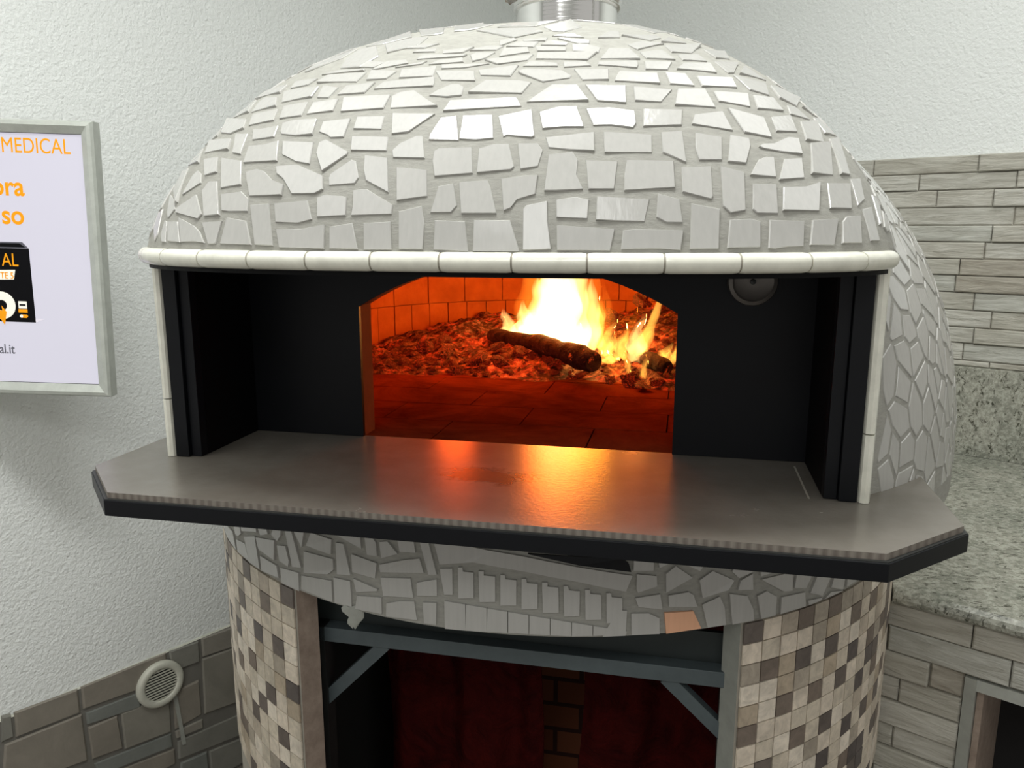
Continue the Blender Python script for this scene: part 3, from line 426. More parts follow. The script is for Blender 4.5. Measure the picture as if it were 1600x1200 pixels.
mb.hull([BP(.2, -.5, -.02), BP(.221, -.5, -.02), BP(.221, .51, -.02), BP(.2, .51, -.02)], [BP(.2, -.5, .022), BP(.221, -.5, .018), BP(.221, .51, .018), BP(.2, .51, .022)])
mb.hull([BP(-.5, .488, -.02), BP(.2, .488, -.02), BP(.2, .51, -.02), BP(-.5, .51, -.02)], [BP(-.5, .488, .022), BP(.2, .488, .022), BP(.2, .51, .018), BP(-.5, .51, .018)])
mb.obj('opening_frame', M['cut_r'], t)
mb = MB(); mb.hull([BP(.187, -.5, -.3), BP(.199, -.5, -.3), BP(.199, .487, -.3), BP(.187, .487, -.3)], [BP(.187, -.5, .004), BP(.199, -.5, .004), BP(.199, .487, .004), BP(.187, .487, .004)])
mb.obj('opening_reveal', M['cut_l'], t)
mb = MB(); mb.hull([BP(-.5, -.5, -.31), BP(.199, -.5, -.31), BP(.199, .487, -.31), BP(-.5, .487, -.31)], [BP(-.5, -.5, -.30), BP(.199, -.5, -.30), BP(.199, .487, -.30), BP(-.5, .487, -.30)])
mb.obj('back_panel', M['dark'], t)

# ------------------------------------------------------------------ lit poster frame
t = thing('lightbox_poster', 'lit advertising lightbox in a pale aluminium frame on the left wall', 'lightbox', (-.9775, 1.9, Z0+1.299), (0, R(1.8), 0))
PW, PH_ = .47, .325
mb = MB()
prof = [(-.002, .0), (-.002, .03), (0, -.004), (-.004, -.010), (-.012, -.012), (-.030, -.003), (-.031, .002)]  # (in from outer edge, y)
prof = [(0, .028), (0, -.002), (.004, -.009), (.012, -.011), (.029, -.001), (.030, .004)]
rows = []
for d, y in prof: rows.append([(-d, y, -PH_+d), (-d, y, PH_-d), (-PW+d, y, PH_-d), (-PW+d, y, -PH_+d)])
mb.grid(rows, True); mb.obj('frame', M['frame'], t, z=0)
mb = MB(); mb.box(-PW+.002, -.002, .024, .032, -PH_+.002, PH_-.002); mb.obj('back_plate', M['frame'], t, z=0)
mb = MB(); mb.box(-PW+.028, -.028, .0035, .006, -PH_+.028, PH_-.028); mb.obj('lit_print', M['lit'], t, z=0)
mb = MB()
for x in (-.0295, -PW+.0295): mb.box(x-.0007, x+.0007, .0015, .0038, -PH_+.029, PH_-.029)
for z in (-PH_+.0295, PH_-.0295): mb.box(-PW+.029, -.029, .0015, .0038, z-.0007, z+.0007)
mb.obj('gasket', M['ink'], t, z=0)
# swivel bracket back to the wall
mb = MB(); mb.bar((-.25, .032, 0), (-.25, .20, 0), .03, .03); mb.bar((-.25, .03, 0), (-.25, .042, 0), .12, .12); mb.bar((-.25, .20, 0), (-.36, .30, 0), .028, .028)
mb.obj('wall_bracket', M['frame'], t, z=0)
def flat(name, pts, m, y, dep=.0006):
    a = MB(); a.hull([(x, y, z) for x, z in pts], [(x, y-dep, z) for x, z in pts]); return a.obj(name, m, t, z=0)
def text(name, s, x, z, h, m, y=.0032, wx=1.0, bold=0.0, align='LEFT', shear=0):
    cu = bpy.data.curves.new(name, 'FONT'); cu.body = s; cu.size = h; cu.offset = bold; cu.extrude = .0002; cu.align_x = align; cu.shear = shear
    o = bpy.data.objects.new('tmp', cu); C.objects.link(o); dg = bpy.context.evaluated_depsgraph_get()
    me = bpy.data.meshes.new_from_object(o.evaluated_get(dg)); bpy.data.objects.remove(o)
    me.transform(Matrix.Translation((x, y, z)) @ Matrix.Rotation(R(90), 4, 'X') @ Matrix.Diagonal((wx, 1, 1, 1)))
    me.materials.clear(); me.materials.append(m); q = bpy.data.objects.new(name, me); C.objects.link(q); q.parent = t; return q
text('headline_text', 'MEDICAL', -.2205, .2505, .049, M['orange'], wx=.80)
text('slogan_text', 'ora', -.2530, .153, .062, M['orange'], wx=.93, bold=.0012)
text('slogan_text', 'so', -.2335, .087, .062, M['orange'], wx=.93, bold=.0012)
text('web_address', 'cal.it', -.2795, -.2250, .033, M['inkd'], wx=.80, bold=.0003)
flat('box_shadow', [(-.27, -.1467), (-.1733, -.1467), (-.150, -.138), (-.20, -.138)], M['inkg'], .0034)
flat('box_front', [(-.3260, .0290), (-.1752, .0296), (-.1731, -.1469), (-.3300, -.1463)], M['ink'], .0032)
flat('box_lid', [(-.3240, .0431), (-.1897, .0447), (-.1752, .0300), (-.3260, .0294)], M['inkd'], .0030)
flat('box_lid_slot', [(-.3240, .0400), (-.1960, .0415), (-.1830, .0325), (-.3250, .0320)], M['ink'], .0024)
text('box_title', 'AL', -.2420, -.0128, .044, M['orange'], y=.0022, wx=.78)
flat('box_label', [(-.2860, -.0466), (-.2166, -.0443), (-.2114, -.0213), (-.2860, -.0249)], M['inkb'], .0024)
text('box_label_text', 'TE 5', -.2480, -.0425, .022, M['orange'], y=.0014, wx=.78, bold=.0002)
circ = lambda cx, cz, r, n=28: [(cx+r*math.cos(2*PI*k/n), cz+r*math.sin(2*PI*k/n)) for k in range(n)]
flat('disc', circ(-.2512, -.107, .033), M['inkb'], .0024); flat('disc_core', circ(-.2512, -.107, .0125), M['ink'], .0017)
flat('arrow', [(-.2682, -.1175), (-.2500, -.1200), (-.2512, -.108), (-.2405, -.1231), (-.2472, -.1544), (-.2560, -.1400), (-.268, -.146)], M['orange'], .0010)
flat('calendar_icon', [(-.2111, -.0964), (-.1909, -.0964), (-.1909, -.1138), (-.2111, -.1138)], M['inkb'], .0024)
flat('calendar_mark', [(-.2080, -.103), (-.1940, -.103), (-.1940, -.107), (-.2080, -.107)], M['ink'], .0017)
flat('orange_icon', [(-.2122, -.1152), (-.1904, -.1152), (-.1904, -.1235), (-.2122, -.1235)], M['orange'], .0024)
flat('pill_icon', circ(-.2060, -.1322, .0040, 12), M['inkb'], .0024); flat('pill_icon', [(-.2060, -.1282), (-.1930, -.1282), (-.1900, -.1322), (-.1930, -.1362), (-.2060, -.1362)], M['orange'], .0026)

# ------------------------------------------------------------------ the oven
OX = (-.0392, 1.1170); OROT = -R(12.338)
oven = thing('pizza_oven', 'domed wood-fired pizza oven clad in white broken-tile mosaic, fire burning inside', 'pizza oven', (OX[0], OX[1], 0), (0, 0, OROT))
Rot = Matrix.Rotation(OROT, 4, 'Z')
def W(x, y, z): return Rot @ Vector((x, y, 0)) + Vector((OX[0], OX[1], z+Z0))

# body surface
def bodyP(ph, T, off=0):
    Rr, c = .78+off, .6
    r = Rr*max(0, math.cos(T))**1.2; z = .95+(.8+off)*math.sin(T)**.8
    k = 1.35 if math.cos(ph) < 0 else 1.0
    return Vector((r*math.sin(ph), c-r*math.cos(ph)*k, z))
def nrm(F, a, b, e=.004):
    d1 = F(a+e, b)-F(a-e, b); d2 = F(a, min(b+e, PI/2-.001))-F(a, max(b-e, .0005)); n = d1.cross(d2)
    if n.length < 1e-9: return Vector((0, 0, 1))
    n.normalize(); c = F(a, b); q = Vector((0, .4, 1.2))
    return n if n.dot(c-q) > 0 else -n
T0 = math.asin((.025/.8)**(1/.8))
mb = MB(); NT, NP = 70, 180
mb.grid([[bodyP(2*PI*j/NP, T0+(PI/2-.002-T0)*i/NT) for j in range(NP)] for i in range(NT+1)], True)
mb.face([bodyP(2*PI*j/NP, PI/2-.002) for j in range(NP)]); mb.face([bodyP(2*PI*j/NP, T0) for j in range(NP)])
shell = mb.obj('dome_shell', M['grout'], oven, True)
mb = MB(); aa = [R(40)+(2*PI-R(80))*j/140 for j in range(141)]
mb.grid([[bodyP(a, T0, o_)*1.0-Vector((0, 0, dz)) for a in aa] for o_, dz in ((0, -.002), (0, .034), (-.06, .034))]); mb.obj('dome_skirt', M['grout'], oven, True)
bm = bmesh.new(); bm.from_mesh(shell.data)
for co, no in (((.522, 0, 0), (1, 0, 0)), ((-.522, 0, 0), (1, 0, 0)), ((0, .26, 0), (0, 1, 0)), ((0, 0, 1.40+Z0), (0, 0, 1))):
    bmesh.ops.bisect_plane(bm, geom=bm.verts[:]+bm.edges[:]+bm.faces[:], plane_co=co, plane_no=no, dist=1e-6)
kill = [f for f in bm.faces if abs(f.calc_center_median().x) < .522 and f.calc_center_median().y < .26 and f.calc_center_median().z < 1.40+Z0]
kill += [f for f in bm.faces if len(f.verts) > 20 and f.calc_center_median().z < 1.2+Z0]
bmesh.ops.delete(bm, geom=list(set(kill)), context='FACES'); bm.to_mesh(shell.data); bm.free()
# chart for the dome: azimuthal, arc length from the crown
NS = 400; arc = [0.0]
for i in range(1, NS+1):
    a = bodyP(PI/2, PI/2-(PI/2-T0)*(i-1)/NS); b = bodyP(PI/2, PI/2-(PI/2-T0)*i/NS); arc.append(arc[-1]+(b-a).length)
def body_from_chart(x, y):
    rho = math.hypot(x, y); ph = math.atan2(x, -y)
    import bisect
    i = min(NS-1, max(0, bisect.bisect(arc, rho)-1)); t = (rho-arc[i])/(arc[i+1]-arc[i]+1e-9)
    return ph, PI/2-(PI/2-T0)*min(1, (i+min(1, max(0, t)))/NS), rho <= arc[-1]
LA = arc[-1]
r5 = random.Random(21)
pts = relax_points(2300, 2*LA+.1, 2*LA+.1, -LA-.05, -LA-.05, .027, r5)
mb = MB()
def visor_inside(p):  # under the hood or in the mouth
    return (abs(p.x) < .545 and p.y < .17 and p.z < 1.6) or (abs(p.x) < .47 and p.y < .42 and p.z > 1.3)
for poly in cells(pts, .008, None):
    q = [body_from_chart(x, y) for x, y in poly]
    cx = sum(p[0] for p in poly)/len(poly); cy = sum(p[1] for p in poly)/len(poly); cc = body_from_chart(cx, cy)
    if not all(k[2] for k in q): 
        if math.hypot(cx, cy) > LA-.008: continue
        q = [(a, max(b, T0+.004), True) for a, b, _ in q]
    P3 = [bodyP(a, b) for a, b, _ in q]; c3 = bodyP(cc[0], cc[1])
    if visor_inside(c3) or any(abs(p.x) < .53 and p.y < .3 and p.z < 1.36 for p in P3) or (c3.xy-Vector((.02, .6))).length < .13: continue
    flat_tile(mb, P3, nrm(bodyP, cc[0], cc[1]), .0009, crown=bodyP(cc[0], cc[1]))
mb.obj('dome_tiles', M['tile'], oven)

# hood surface (the bulging front of the dome over the mouth)
HQ = (.147, .339, 1.454, .357, .807, 1.337, 2.58, .514)
_b = HQ[0]+.2; HA = .53/(1-(HQ[0]/_b)**HQ[6])**(1/HQ[6])
sp = lambda v, e: math.copysign(abs(v)**e, v)
def hoodP(ph, T, off=0):
    cy, cy1, k, h, e1, e2, n, b1 = HQ
    r = max(0, math.cos(T))**e1; s = math.sin(T)**k; bb = _b+(b1-_b)*s
    return Vector((HA*r*sp(math.sin(ph), 2/n), cy+(cy1-cy)*s-bb*r*sp(math.cos(ph), 2/n), 1.345+h*math.sin(T)**e2))
mb = MB(); Ts = [PI/2*(i/80)**1.25 for i in range(81)]; Ts[-1] = PI/2-.003
mb.grid([[hoodP(2*PI*j/240, T) for j in range(240)] for T in Ts], True); mb.face([hoodP(2*PI*j/240, Ts[-1]) for j in range(240)]); mb.face([hoodP(2*PI*j/240, 0) for j in range(240)])
hood = mb.obj('hood_shell', M['grout'], oven, True)
mb = MB(); taken = []
for poly in HOOD_TILES:
    P3 = [hoodP(R(a), max(R(b), .012)) for a, b in poly]
    if len(P3) < 3: continue
    ca = sum(R(a) for a, b in poly)/len(poly); cb = sum(R(b) for a, b in poly)/len(poly)
    n = Vector()
    for k in range(len(P3)): n += (P3[k]-P3[k-1]).cross(P3[(k+1) % len(P3)]-P3[k])
    n2 = nrm(hoodP, ca, max(cb, .02)); c = sum(P3, Vector())/len(P3)
    n = (n2+Vector((r5.gauss(0, .012), 0, r5.gauss(0, .012)))).normalized()
    if max((p-c).length for p in P3) > .085: continue
    flat_tile(mb, P3, n, .0015, .0009, crown=hoodP(ca, max(cb, .012))); taken.append((c, max((p-c).length for p in P3)))
# the crown and flanks beyond the big tiles: smaller pieces
pts = relax_points(1400, 2.0, 1.6, -1.0, -.9, .030, random.Random(4))
def hood_from_chart(x, y):
    rho = math.hypot(x/.62, y/.52); ph = math.atan2(x/.62, -y/.52); return ph, PI/2*(1-min(1, rho))**.9, rho < .985
def near(p): return any((p-c).length < r*.85+.006 for c, r in taken)
for poly in cells(pts, .0085, None):
    q = [hood_from_chart(x, y) for x, y in poly]
    if not all(k[2] for k in q): continue
    P3 = [hoodP(a, b) for a, b, _ in q]; c = sum(P3, Vector())/len(P3)
    if max((p-c).length for p in P3) > .06: continue
    if near(c) or any(near(p) and False for p in P3) or c.y > .45: continue
    if sum(near(p) for p in P3) > len(P3)*.5: continue
    ca = math.atan2(sum(math.sin(k[0]) for k in q), sum(math.cos(k[0]) for k in q)); cb = sum(k[1] for k in q)/len(q)
    flat_tile(mb, P3, nrm(hoodP, ca, max(cb, .02)), .0022)
mb.obj('hood_tiles', M['tile'], oven)

# plan curve of the hood edge
def plan(x):
    b = _b; return HQ[0]-b*max(0, 1-(abs(x)/HA)**HQ[6])**(1/HQ[6])
def arc_pts(n, x0=-.527, x1=.527):
    dense = [(x0+(x1-x0)*i/400, plan(x0+(x1-x0)*i/400)) for i in range(401)]; L = [0]
    for i in range(400): L.append(L[-1]+math.dist(dense[i], dense[i+1]))
    out = []; j = 0
    for k in range(n+1):
        s = L[-1]*k/n
        while j < 399 and L[j+1] < s: j += 1
        t = (s-L[j])/(L[j+1]-L[j]+1e-9); out.append((dense[j][0]+(dense[j+1][0]-dense[j][0])*t, dense[j][1]+(dense[j+1][1]-dense[j][1])*t))
    return out
mb = MB(); NB = 14; ap = arc_pts(NB*12)
for k in range(NB):
    seg = ap[k*12:(k+1)*12+1]; seg = [Vector((a, b, 1.3425)) for a, b in seg]
    d0 = (seg[1]-seg[0]).normalized()*.0012; seg[0] += d0; seg[-1] -= (seg[-1]-seg[-2]).normalized()*.0012
    mb.tube(seg, lambda u: .0118 if .01 < u < .99 else .0112, 16)
mb.obj('bullnose_trim', M['bullnose'], oven, True)
mb = MB(); mb.tube([Vector((a, b+.001, 1.3425)) for a, b in ap], .0106, 10); mb.obj('bullnose_joints', M['joint'], oven, True)
# soffit under the hood
mb = MB(); q = arc_pts(60); lo = [(a, b+.004, 1.325) for a, b in q]+[(.50, .17, 1.325), (-.50, .17, 1.325)]
mb.hull(lo, [(a, b, 1.342) for a, b, c in lo]); mb.obj('soffit', M['matt'], oven)
# side trims
for s, jz in ((-1, 1.115), (1, 1.115)):
    mb = MB()
    for a, b in ((1.0205, jz-.001), (jz+.001, 1.336)):
        pr = [(.514, .02), (.5145, .002), (.517, -.004), (.522, -.006), (.528, -.004), (.531, .004), (.531, .03)]
        mb.hull([(s*x, y, a) for x, y in pr], [(s*x, y, b) for x, y in pr])
    mb.obj('side_trim', M['bullnose'], oven)
    mb = MB(); mb.box(*sorted((s*.4995, s*.528)), .004, .34, 1.02, 1.335); mb.box(*sorted((s*.476, s*.4995)), .02, .18, 1.02, 1.335)
    mb.obj('cheek_core', M['grout'], oven)
    mb = MB(); mb.box(*sorted((s*.490, s*.5135)), -.003, .012, 1.0205, 1.334); mb.box(*sorted((s*.472, s*.4895)), .004, .022, 1.0205, 1.334); mb.obj('steel_post', M['black'], oven, bevel=.001)
    mb = MB(); mb.box(*sorted((s*.472, s*.4758)), .022, .18, 1.0205, 1.334); mb.obj('cheek_panel', M['matt'], oven)
    if s > 0: mb = MB(); mb.box(*sorted((s*.452, s*.4545)), .0, .15, 1.0203, 1.0212); mb.obj('guide_strip', M['joint'], oven)
# front panel with the arched mouth
def arch(n=24):
    Rr = .513; cz = 1.325-Rr; return [(-.2675+.535*i/n, cz+math.sqrt(Rr*Rr-(-.2675+.535*i/n)**2)) for i in range(n+1)]
mb = MB(); A = arch(); y0, y1 = .178, .186
mb.box(-.474, -.2675, y0, y1, 1.0205, 1.335); mb.box(.2675, .474, y0, y1, 1.0205, 1.335)
for i in range(len(A)-1):
    (xa, za), (xb, zb) = A[i], A[i+1]; mb.hull([(xa, y0, za), (xb, y0, zb), (xb, y0, 1.336), (xa, y0, 1.336)], [(xa, y1, za), (xb, y1, zb), (xb, y1, 1.336), (xa, y1, 1.336)])
mb.obj('mouth_panel', M['black'], oven)
mb = MB(); y0, y1 = .187, .232
mb.box(-.47, -.268, y0, y1, 1.02, 1.40); mb.box(.268, .47, y0, y1, 1.02, 1.40)
for i in range(len(A)-1):
    (xa, za), (xb, zb) = A[i], A[i+1]; mb.hull([(xa, y0, za+.001), (xb, y0, zb+.001), (xb, y0, 1.40), (xa, y0, 1.40)], [(xa, y1, za+.001), (xb, y1, zb+.001), (xb, y1, 1.40), (xa, y1, 1.40)])
mb.obj('mouth_arch', mat('jamb_brick', (.26, .08, .035), .85, spec=.1, build=b_painted), oven)
# round dull steel cap high on the panel
mb = MB(); rows = []
for r, y in ((.0, .162), (.026, .163), (.030, .160), (.0355, .162), (.037, .168), (.037, .179)): rows.append([(.377+max(r, .0005)*math.cos(2*PI*k/40), y, 1.302+max(r, .0005)*math.sin(2*PI*k/40)) for k in range(40)])
mb.grid(rows, True); cap = mb.obj('round_cap', mat('dull_cap_steel', (.15, .135, .12), .4, .5, build=b_painted), oven, True)
mb = MB(); rows = []
for r, y in ((.0, .156), (.004, .157), (.0045, .163)): rows.append([(.377+max(r, .0003)*math.cos(2*PI*k/16), y, 1.302+max(r, .0003)*math.sin(2*PI*k/16)) for k in range(16)])
mb.grid(rows, True); mb.obj('cap_screw', M['dim'], cap, True)

# baking chamber
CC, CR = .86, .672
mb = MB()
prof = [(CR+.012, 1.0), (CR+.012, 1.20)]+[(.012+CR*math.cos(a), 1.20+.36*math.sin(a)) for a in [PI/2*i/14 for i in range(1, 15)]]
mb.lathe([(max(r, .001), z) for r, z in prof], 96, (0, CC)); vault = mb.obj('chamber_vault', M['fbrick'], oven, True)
bm = bmesh.new(); bm.from_mesh(vault.data)
for co, no in (((.30, 0, 0), (1, 0, 0)), ((-.30, 0, 0), (1, 0, 0)), ((0, 0, 1.34+Z0), (0, 0, 1))):
    bmesh.ops.bisect_plane(bm, geom=bm.verts[:]+bm.edges[:]+bm.faces[:], plane_co=co, plane_no=no, dist=1e-6)
bmesh.ops.delete(bm, geom=[f for f in bm.faces if abs(f.calc_center_median().x) < .30 and f.calc_center_median().y < .5 and f.calc_center_median().z < 1.34+Z0], context='FACES'); bm.to_mesh(vault.data); bm.free()
# wall bricks: a soldier course, then stretchers
mb = MB()
def arcbrick(a0, a1, z0, z1, r):
    n = 3; A = []; B = []
    for rr_, L in ((r, A), (r+.012, B)):
        L += [(rr_*math.sin(a0+(a1-a0)*i/n), CC+rr_*math.cos(a0+(a1-a0)*i/n), z0) for i in range(n+1)]+[(rr_*math.sin(a1+(a0-a1)*i/n), CC+rr_*math.cos(a1+(a0-a1)*i/n), z1) for i in range(n+1)]
    mb.hull(A, B)
for z0, z1, w, off in ((1.02, 1.148, .067, .0), (1.151, 1.262, .130, .03)):
    a = -R(118)+off
    while a < R(118):
        st = w/CR; j = r5.uniform(-.0015, .0015); arcbrick(a+.0022, a+st-.0022, z0, z1, CR+j); a += st
mb.obj('chamber_wall_bricks', M['fbrick'], oven)
# hearth bricks (surface level with the shelf)
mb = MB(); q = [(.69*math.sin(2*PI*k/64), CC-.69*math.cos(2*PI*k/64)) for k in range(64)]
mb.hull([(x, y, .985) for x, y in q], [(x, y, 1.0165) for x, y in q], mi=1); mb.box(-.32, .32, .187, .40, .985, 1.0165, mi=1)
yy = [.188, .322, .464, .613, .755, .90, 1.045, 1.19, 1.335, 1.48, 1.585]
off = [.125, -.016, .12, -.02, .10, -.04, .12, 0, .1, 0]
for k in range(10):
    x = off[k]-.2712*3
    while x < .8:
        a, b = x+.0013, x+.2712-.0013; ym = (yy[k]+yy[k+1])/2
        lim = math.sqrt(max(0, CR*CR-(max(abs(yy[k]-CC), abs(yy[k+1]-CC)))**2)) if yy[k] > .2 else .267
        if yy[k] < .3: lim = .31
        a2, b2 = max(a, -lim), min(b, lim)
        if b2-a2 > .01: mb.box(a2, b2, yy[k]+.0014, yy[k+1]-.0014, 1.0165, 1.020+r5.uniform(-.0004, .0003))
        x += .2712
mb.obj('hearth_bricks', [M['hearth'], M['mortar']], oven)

# shelf: porcelain slab over a black steel edge frame
SH = [(-.498, -.180), (.512, -.176), (.626, -.064), (.632, .25), (.30, .25), (.30, .187), (-.30, .187), (-.30, .25), (-.606, .25), (-.606, -.074)]
mb = MB(); mb.face([(x, y, 1.0200) for x, y in SH], mi=0)
top = [(x, y, 1.0200) for x, y in SH]; bot = [(x, y, 1.0112) for x, y in SH]
for k in range(len(SH)): mb.face([top[k], top[(k+1) % len(SH)], bot[(k+1) % len(SH)], bot[k]], mi=1)
mb.face(bot, mi=1); mb.obj('shelf_slab', [M['slab'], M['ribs']], oven)
def off_poly(P, d):
    n = len(P); cx = sum(p[0] for p in P)/n; cy = sum(p[1] for p in P)/n; out = []
    for i in range(n):
        a, b, c = Vector(P[i-1]), Vector(P[i]), Vector(P[(i+1) % n]); n1 = (b-a).normalized(); n2 = (c-b).normalized()
        n1 = Vector((n1.y, -n1.x)); n2 = Vector((n2.y, -n2.x)); m = (n1+n2).normalized(); out.append(tuple(b+m*d/max(.3, m.dot(n1))))
    return out
SF = [p for p in SH if abs(p[0]) != .30]; F = off_poly(SF, .006)
mb = MB(); mb.hull([(x, y, .9875) for x, y in F], [(x, y, 1.0105) for x, y in F]); mb.obj('shelf_frame', M['black'], oven, bevel=.001)
mb = MB(); f2 = off_poly(SF, .0045); mb.hull([(x, y, 1.0104) for x, y in f2], [(x, y, 1.0118) for x, y in f2]); mb.obj('shelf_bead', M['dim'], oven)

# drum: white band above, mosaic base with an opening
DX, DY, DRr = -.0126, .695, .74
def drum(az, z, off=0): return Vector((DX+(DRr+off)*math.sin(az), DY-(DRr+off)*math.cos(az), z))
def ringwall(mb, a0, a1, z0, z1, ro, ri, n=60, mi=0, ends=(0, 0)):
    O = lambda a, z: drum(a, z, ro); I = lambda a, z: drum(a, z, ri)
    aa = [a0+(a1-a0)*i/n for i in range(n+1)]
    mb.grid([[O(a, z0) for a in aa], [O(a, z1) for a in aa]], mi=mi); mb.grid([[I(a, z0) for a in aa], [I(a, z1) for a in aa]], mi=mi)
    mb.grid([[O(a, z0) for a in aa], [I(a, z0) for a in aa]], mi=mi); mb.grid([[O(a, z1) for a in aa], [I(a, z1) for a in aa]], mi=mi)
    mb.face([O(a0, z0), I(a0, z0), I(a0, z1), O(a0, z1)], mi=ends[0]); mb.face([O(a1, z0), I(a1, z0), I(a1, z1), O(a1, z1)], mi=ends[1])
ZB = .7935
mb = MB(); ringwall(mb, -PI, PI, ZB, .9865, -.002, -.045, 160); mb.obj('drum_band', M['grout'], oven)
mb = MB(); r8 = random.Random(2)
for k, poly in enumerate(BAND_TILES):
    poly = [(a, min(max(z, ZB+.0005), .9860)) for a, z in poly]
    ca = sum(a for a, z in poly)/len(poly)
    if max(z for a, z in poly)-min(z for a, z in poly) < .004: continue
    # curved chips: follow the drum
    lo_, hi_ = min(a for a, z in poly), max(a for a, z in poly); ns = max(1, int((hi_-lo_)/3.2)); parts = [poly]
    def half(P, x, sg):
        o = []
        for i in range(len(P)):
            a, b = P[i-1], P[i]; da, db = sg*(a[0]-x), sg*(b[0]-x)
            if da*db < 0: t = da/(da-db); o.append((a[0]+(b[0]-a[0])*t, a[1]+(b[1]-a[1])*t))
            if db <= 0: o.append(b)
        return o
    for i in range(ns):
        q = half(half(poly, lo_+(hi_-lo_)*(i+1)/ns+(1 if i == ns-1 else 0), 1), lo_+(hi_-lo_)*i/ns-(1 if i == 0 else 0), -1)
        if len(q) < 3: continue
        out_ = [drum(R(a), z, .0016) for a, z in q]; mb.hull([drum(R(a), z, -.004) for a, z in q], out_, mi=1 if k == ORANGE else 0)
pts = relax_points(420, 3.6, .25, 0, .77, .038, random.Random(12))
for poly in cells(pts, .009, None):          # the part of the band round the sides and back
    c = (sum(p[0] for p in poly)/len(poly)); s = c/DRr
    az = s+R(66)
    if az > 2*PI-R(62): continue
    P = [(p[0]/DRr+R(66), min(max(p[1], ZB+.001), .985)) for p in poly]
    if max(z for a, z in P)-min(z for a, z in P) < .008: continue
    flat_tile(mb, [drum(a, z) for a, z in P], (math.sin(az), -math.cos(az), 0), .0018)
mb.obj('band_tiles', [M['tile'], M['tile_warm']], oven)
# thin black patch drawn in for the dark recess under the shelf
mb = MB(); mb.hull([drum(R(a), z, -.004) for a, z in RECESS_PATCH], [drum(R(a), z, .004) for a, z in RECESS_PATCH]); mb.obj('dark_recess_patch', M['black'], oven)
# blob of grout hanging from the band
mb = MB(); P0 = drum(-R(15.5), ZB, 0)
prof = [(.018, .006), (.019, -.004), (.012, -.014), (.010, -.024), (.003, -.031)]
mb.grid([[(P0.x+r*math.cos(2*PI*k/12)*1.0+.004*math.sin(z*300), P0.y+.004+.006*math.sin(2*PI*k/12), P0.z+z+.003*math.cos(k*2.1)) for k in range(12)] for r, z in prof], True); mb.face([(P0.x, P0.y+.004, P0.z-.033)]*3)
mb.obj('grout_drip', M['cut_r'], oven, True)
# mosaic base walls
A_L, A_R = -R(26), R(32.3)
mb = MB(); ringwall(mb, A_R, 2*PI+A_L, -.5, ZB-.001, -.003, -.045, 150, 0, (1, 2)); mb.obj('base_wall', [M['joint'], M['cut_r'], M['cut_l']], oven)
mc = dict(C=[(.80, .70, .57), (.74, .65, .52), (.86, .77, .64), (.68, .60, .48)], M=[(.52, .43, .32), (.46, .40, .32), (.56, .48, .38)], D=[(.17, .14, .12), (.13, .11, .10), (.22, .175, .14)])
RIGHT = ['DCMDMDMMMC', 'CCCCMMCDCD', 'MDMDCDCCMC', 'CCMMCMCDCD', 'MCDCDCDCCD', 'DCCCCCCCDC', 'CCCDCDCCMC', 'CDCCMCCDCD', 'MCMCCDCCMC']
LEFT = ['DCMCDCCDMC', 'CCDCCMCCDC', 'CCCCCDCCMD', 'CDCDCCMCCC', 'CMCMCCDCDC', 'DMCCDCCMCC', 'MCDCCCDCCD', 'CCCDCMCCDC', 'CDCCDCMCCC']
mb = MB(); pz = .0355; pa = .0366/DRr; r9 = random.Random(31)
def mosaic(az0, z1, code):
    s = 1 if az0[1] > az0[0] else -1; a0, a1 = az0; g = .0011
    z0 = z1-pz
    col = r9.choice(mc[code]); k = r9.uniform(.9, 1.08); col = tuple(c*k for c in col)
    A = [drum(a0+s*g/DRr, z0+g, -.002), drum(a1-s*g/DRr, z0+g, -.002), drum(a1-s*g/DRr, z1-g, -.002), drum(a0+s*g/DRr, z1-g, -.002)]
    d = r9.uniform(.0, .0008)
    B = [drum(a0+s*g/DRr, z0+g, .001+d), drum(a1-s*g/DRr, z0+g, .001+d), drum(a1-s*g/DRr, z1-g, .001+d), drum(a0+s*g/DRr, z1-g, .001+d)]
    mb.hull(A, B, col)
rowsn = 13
for r_ in range(rowsn):
    z1 = ZB-.002-r_*pz
    for c_ in range(32):
        code = RIGHT[r_][c_] if r_ < 9 and c_ < 10 else r9.choice('CCCCMMDD')
        mosaic((A_R+R(.25)+c_*pa, A_R+R(.25)+(c_+1)*pa), z1, code)
        code = LEFT[r_][c_] if r_ < 9 and c_ < 10 else r9.choice('CCCCMMDD')
        mosaic((A_L-R(.25)-c_*pa, A_L-R(.25)-(c_+1)*pa), z1, code)
mb.obj('mosaic_tiles', M['mosaic'], oven)
# steel frame inside the base
mb = MB(); mb.box(-.36, .385, .100, .128, .662, .689); mb.obj('frame_beam', M['beam'], oven, bevel=.001)
mb = MB(); mb.box(-.36, .385, .128, .136, .662, .742); mb.obj('beam_upstand', mat('dark_green_paint', (.020, .028, .027), .6, build=b_painted), oven)
mb = MB(); mb.bar((-.212, .116, .664), (-.350, .116, .522), .022, .020, up=(0, 1, 0)); mb.obj('frame_brace', M['beam'], oven)
mb = MB(); mb.bar((.272, .116, .664), (.392, .116, .552), .022, .020, up=(0, 1, 0)); mb.obj('frame_brace', M['beam'], oven)
mb = MB(); mb.box(-.352, -.322, .10, .13, -.5, .69); mb.obj('frame_post', M['dim'], oven)
mb = MB(); mb.box(.362, .385, .160, .185, -.5, .69); mb.obj('frame_post', M['dim'], oven)
mb = MB(); mb.box(-.60, .56, .70, .71, -.5, .93); mb.obj('base_back', M['redbrick'], oven)
mb = MB(); mb.box(-.42, -.41, .15, .70, -.5, .70, (1, 1, 1)); mb.obj('base_side_panel', M['dim'], oven)
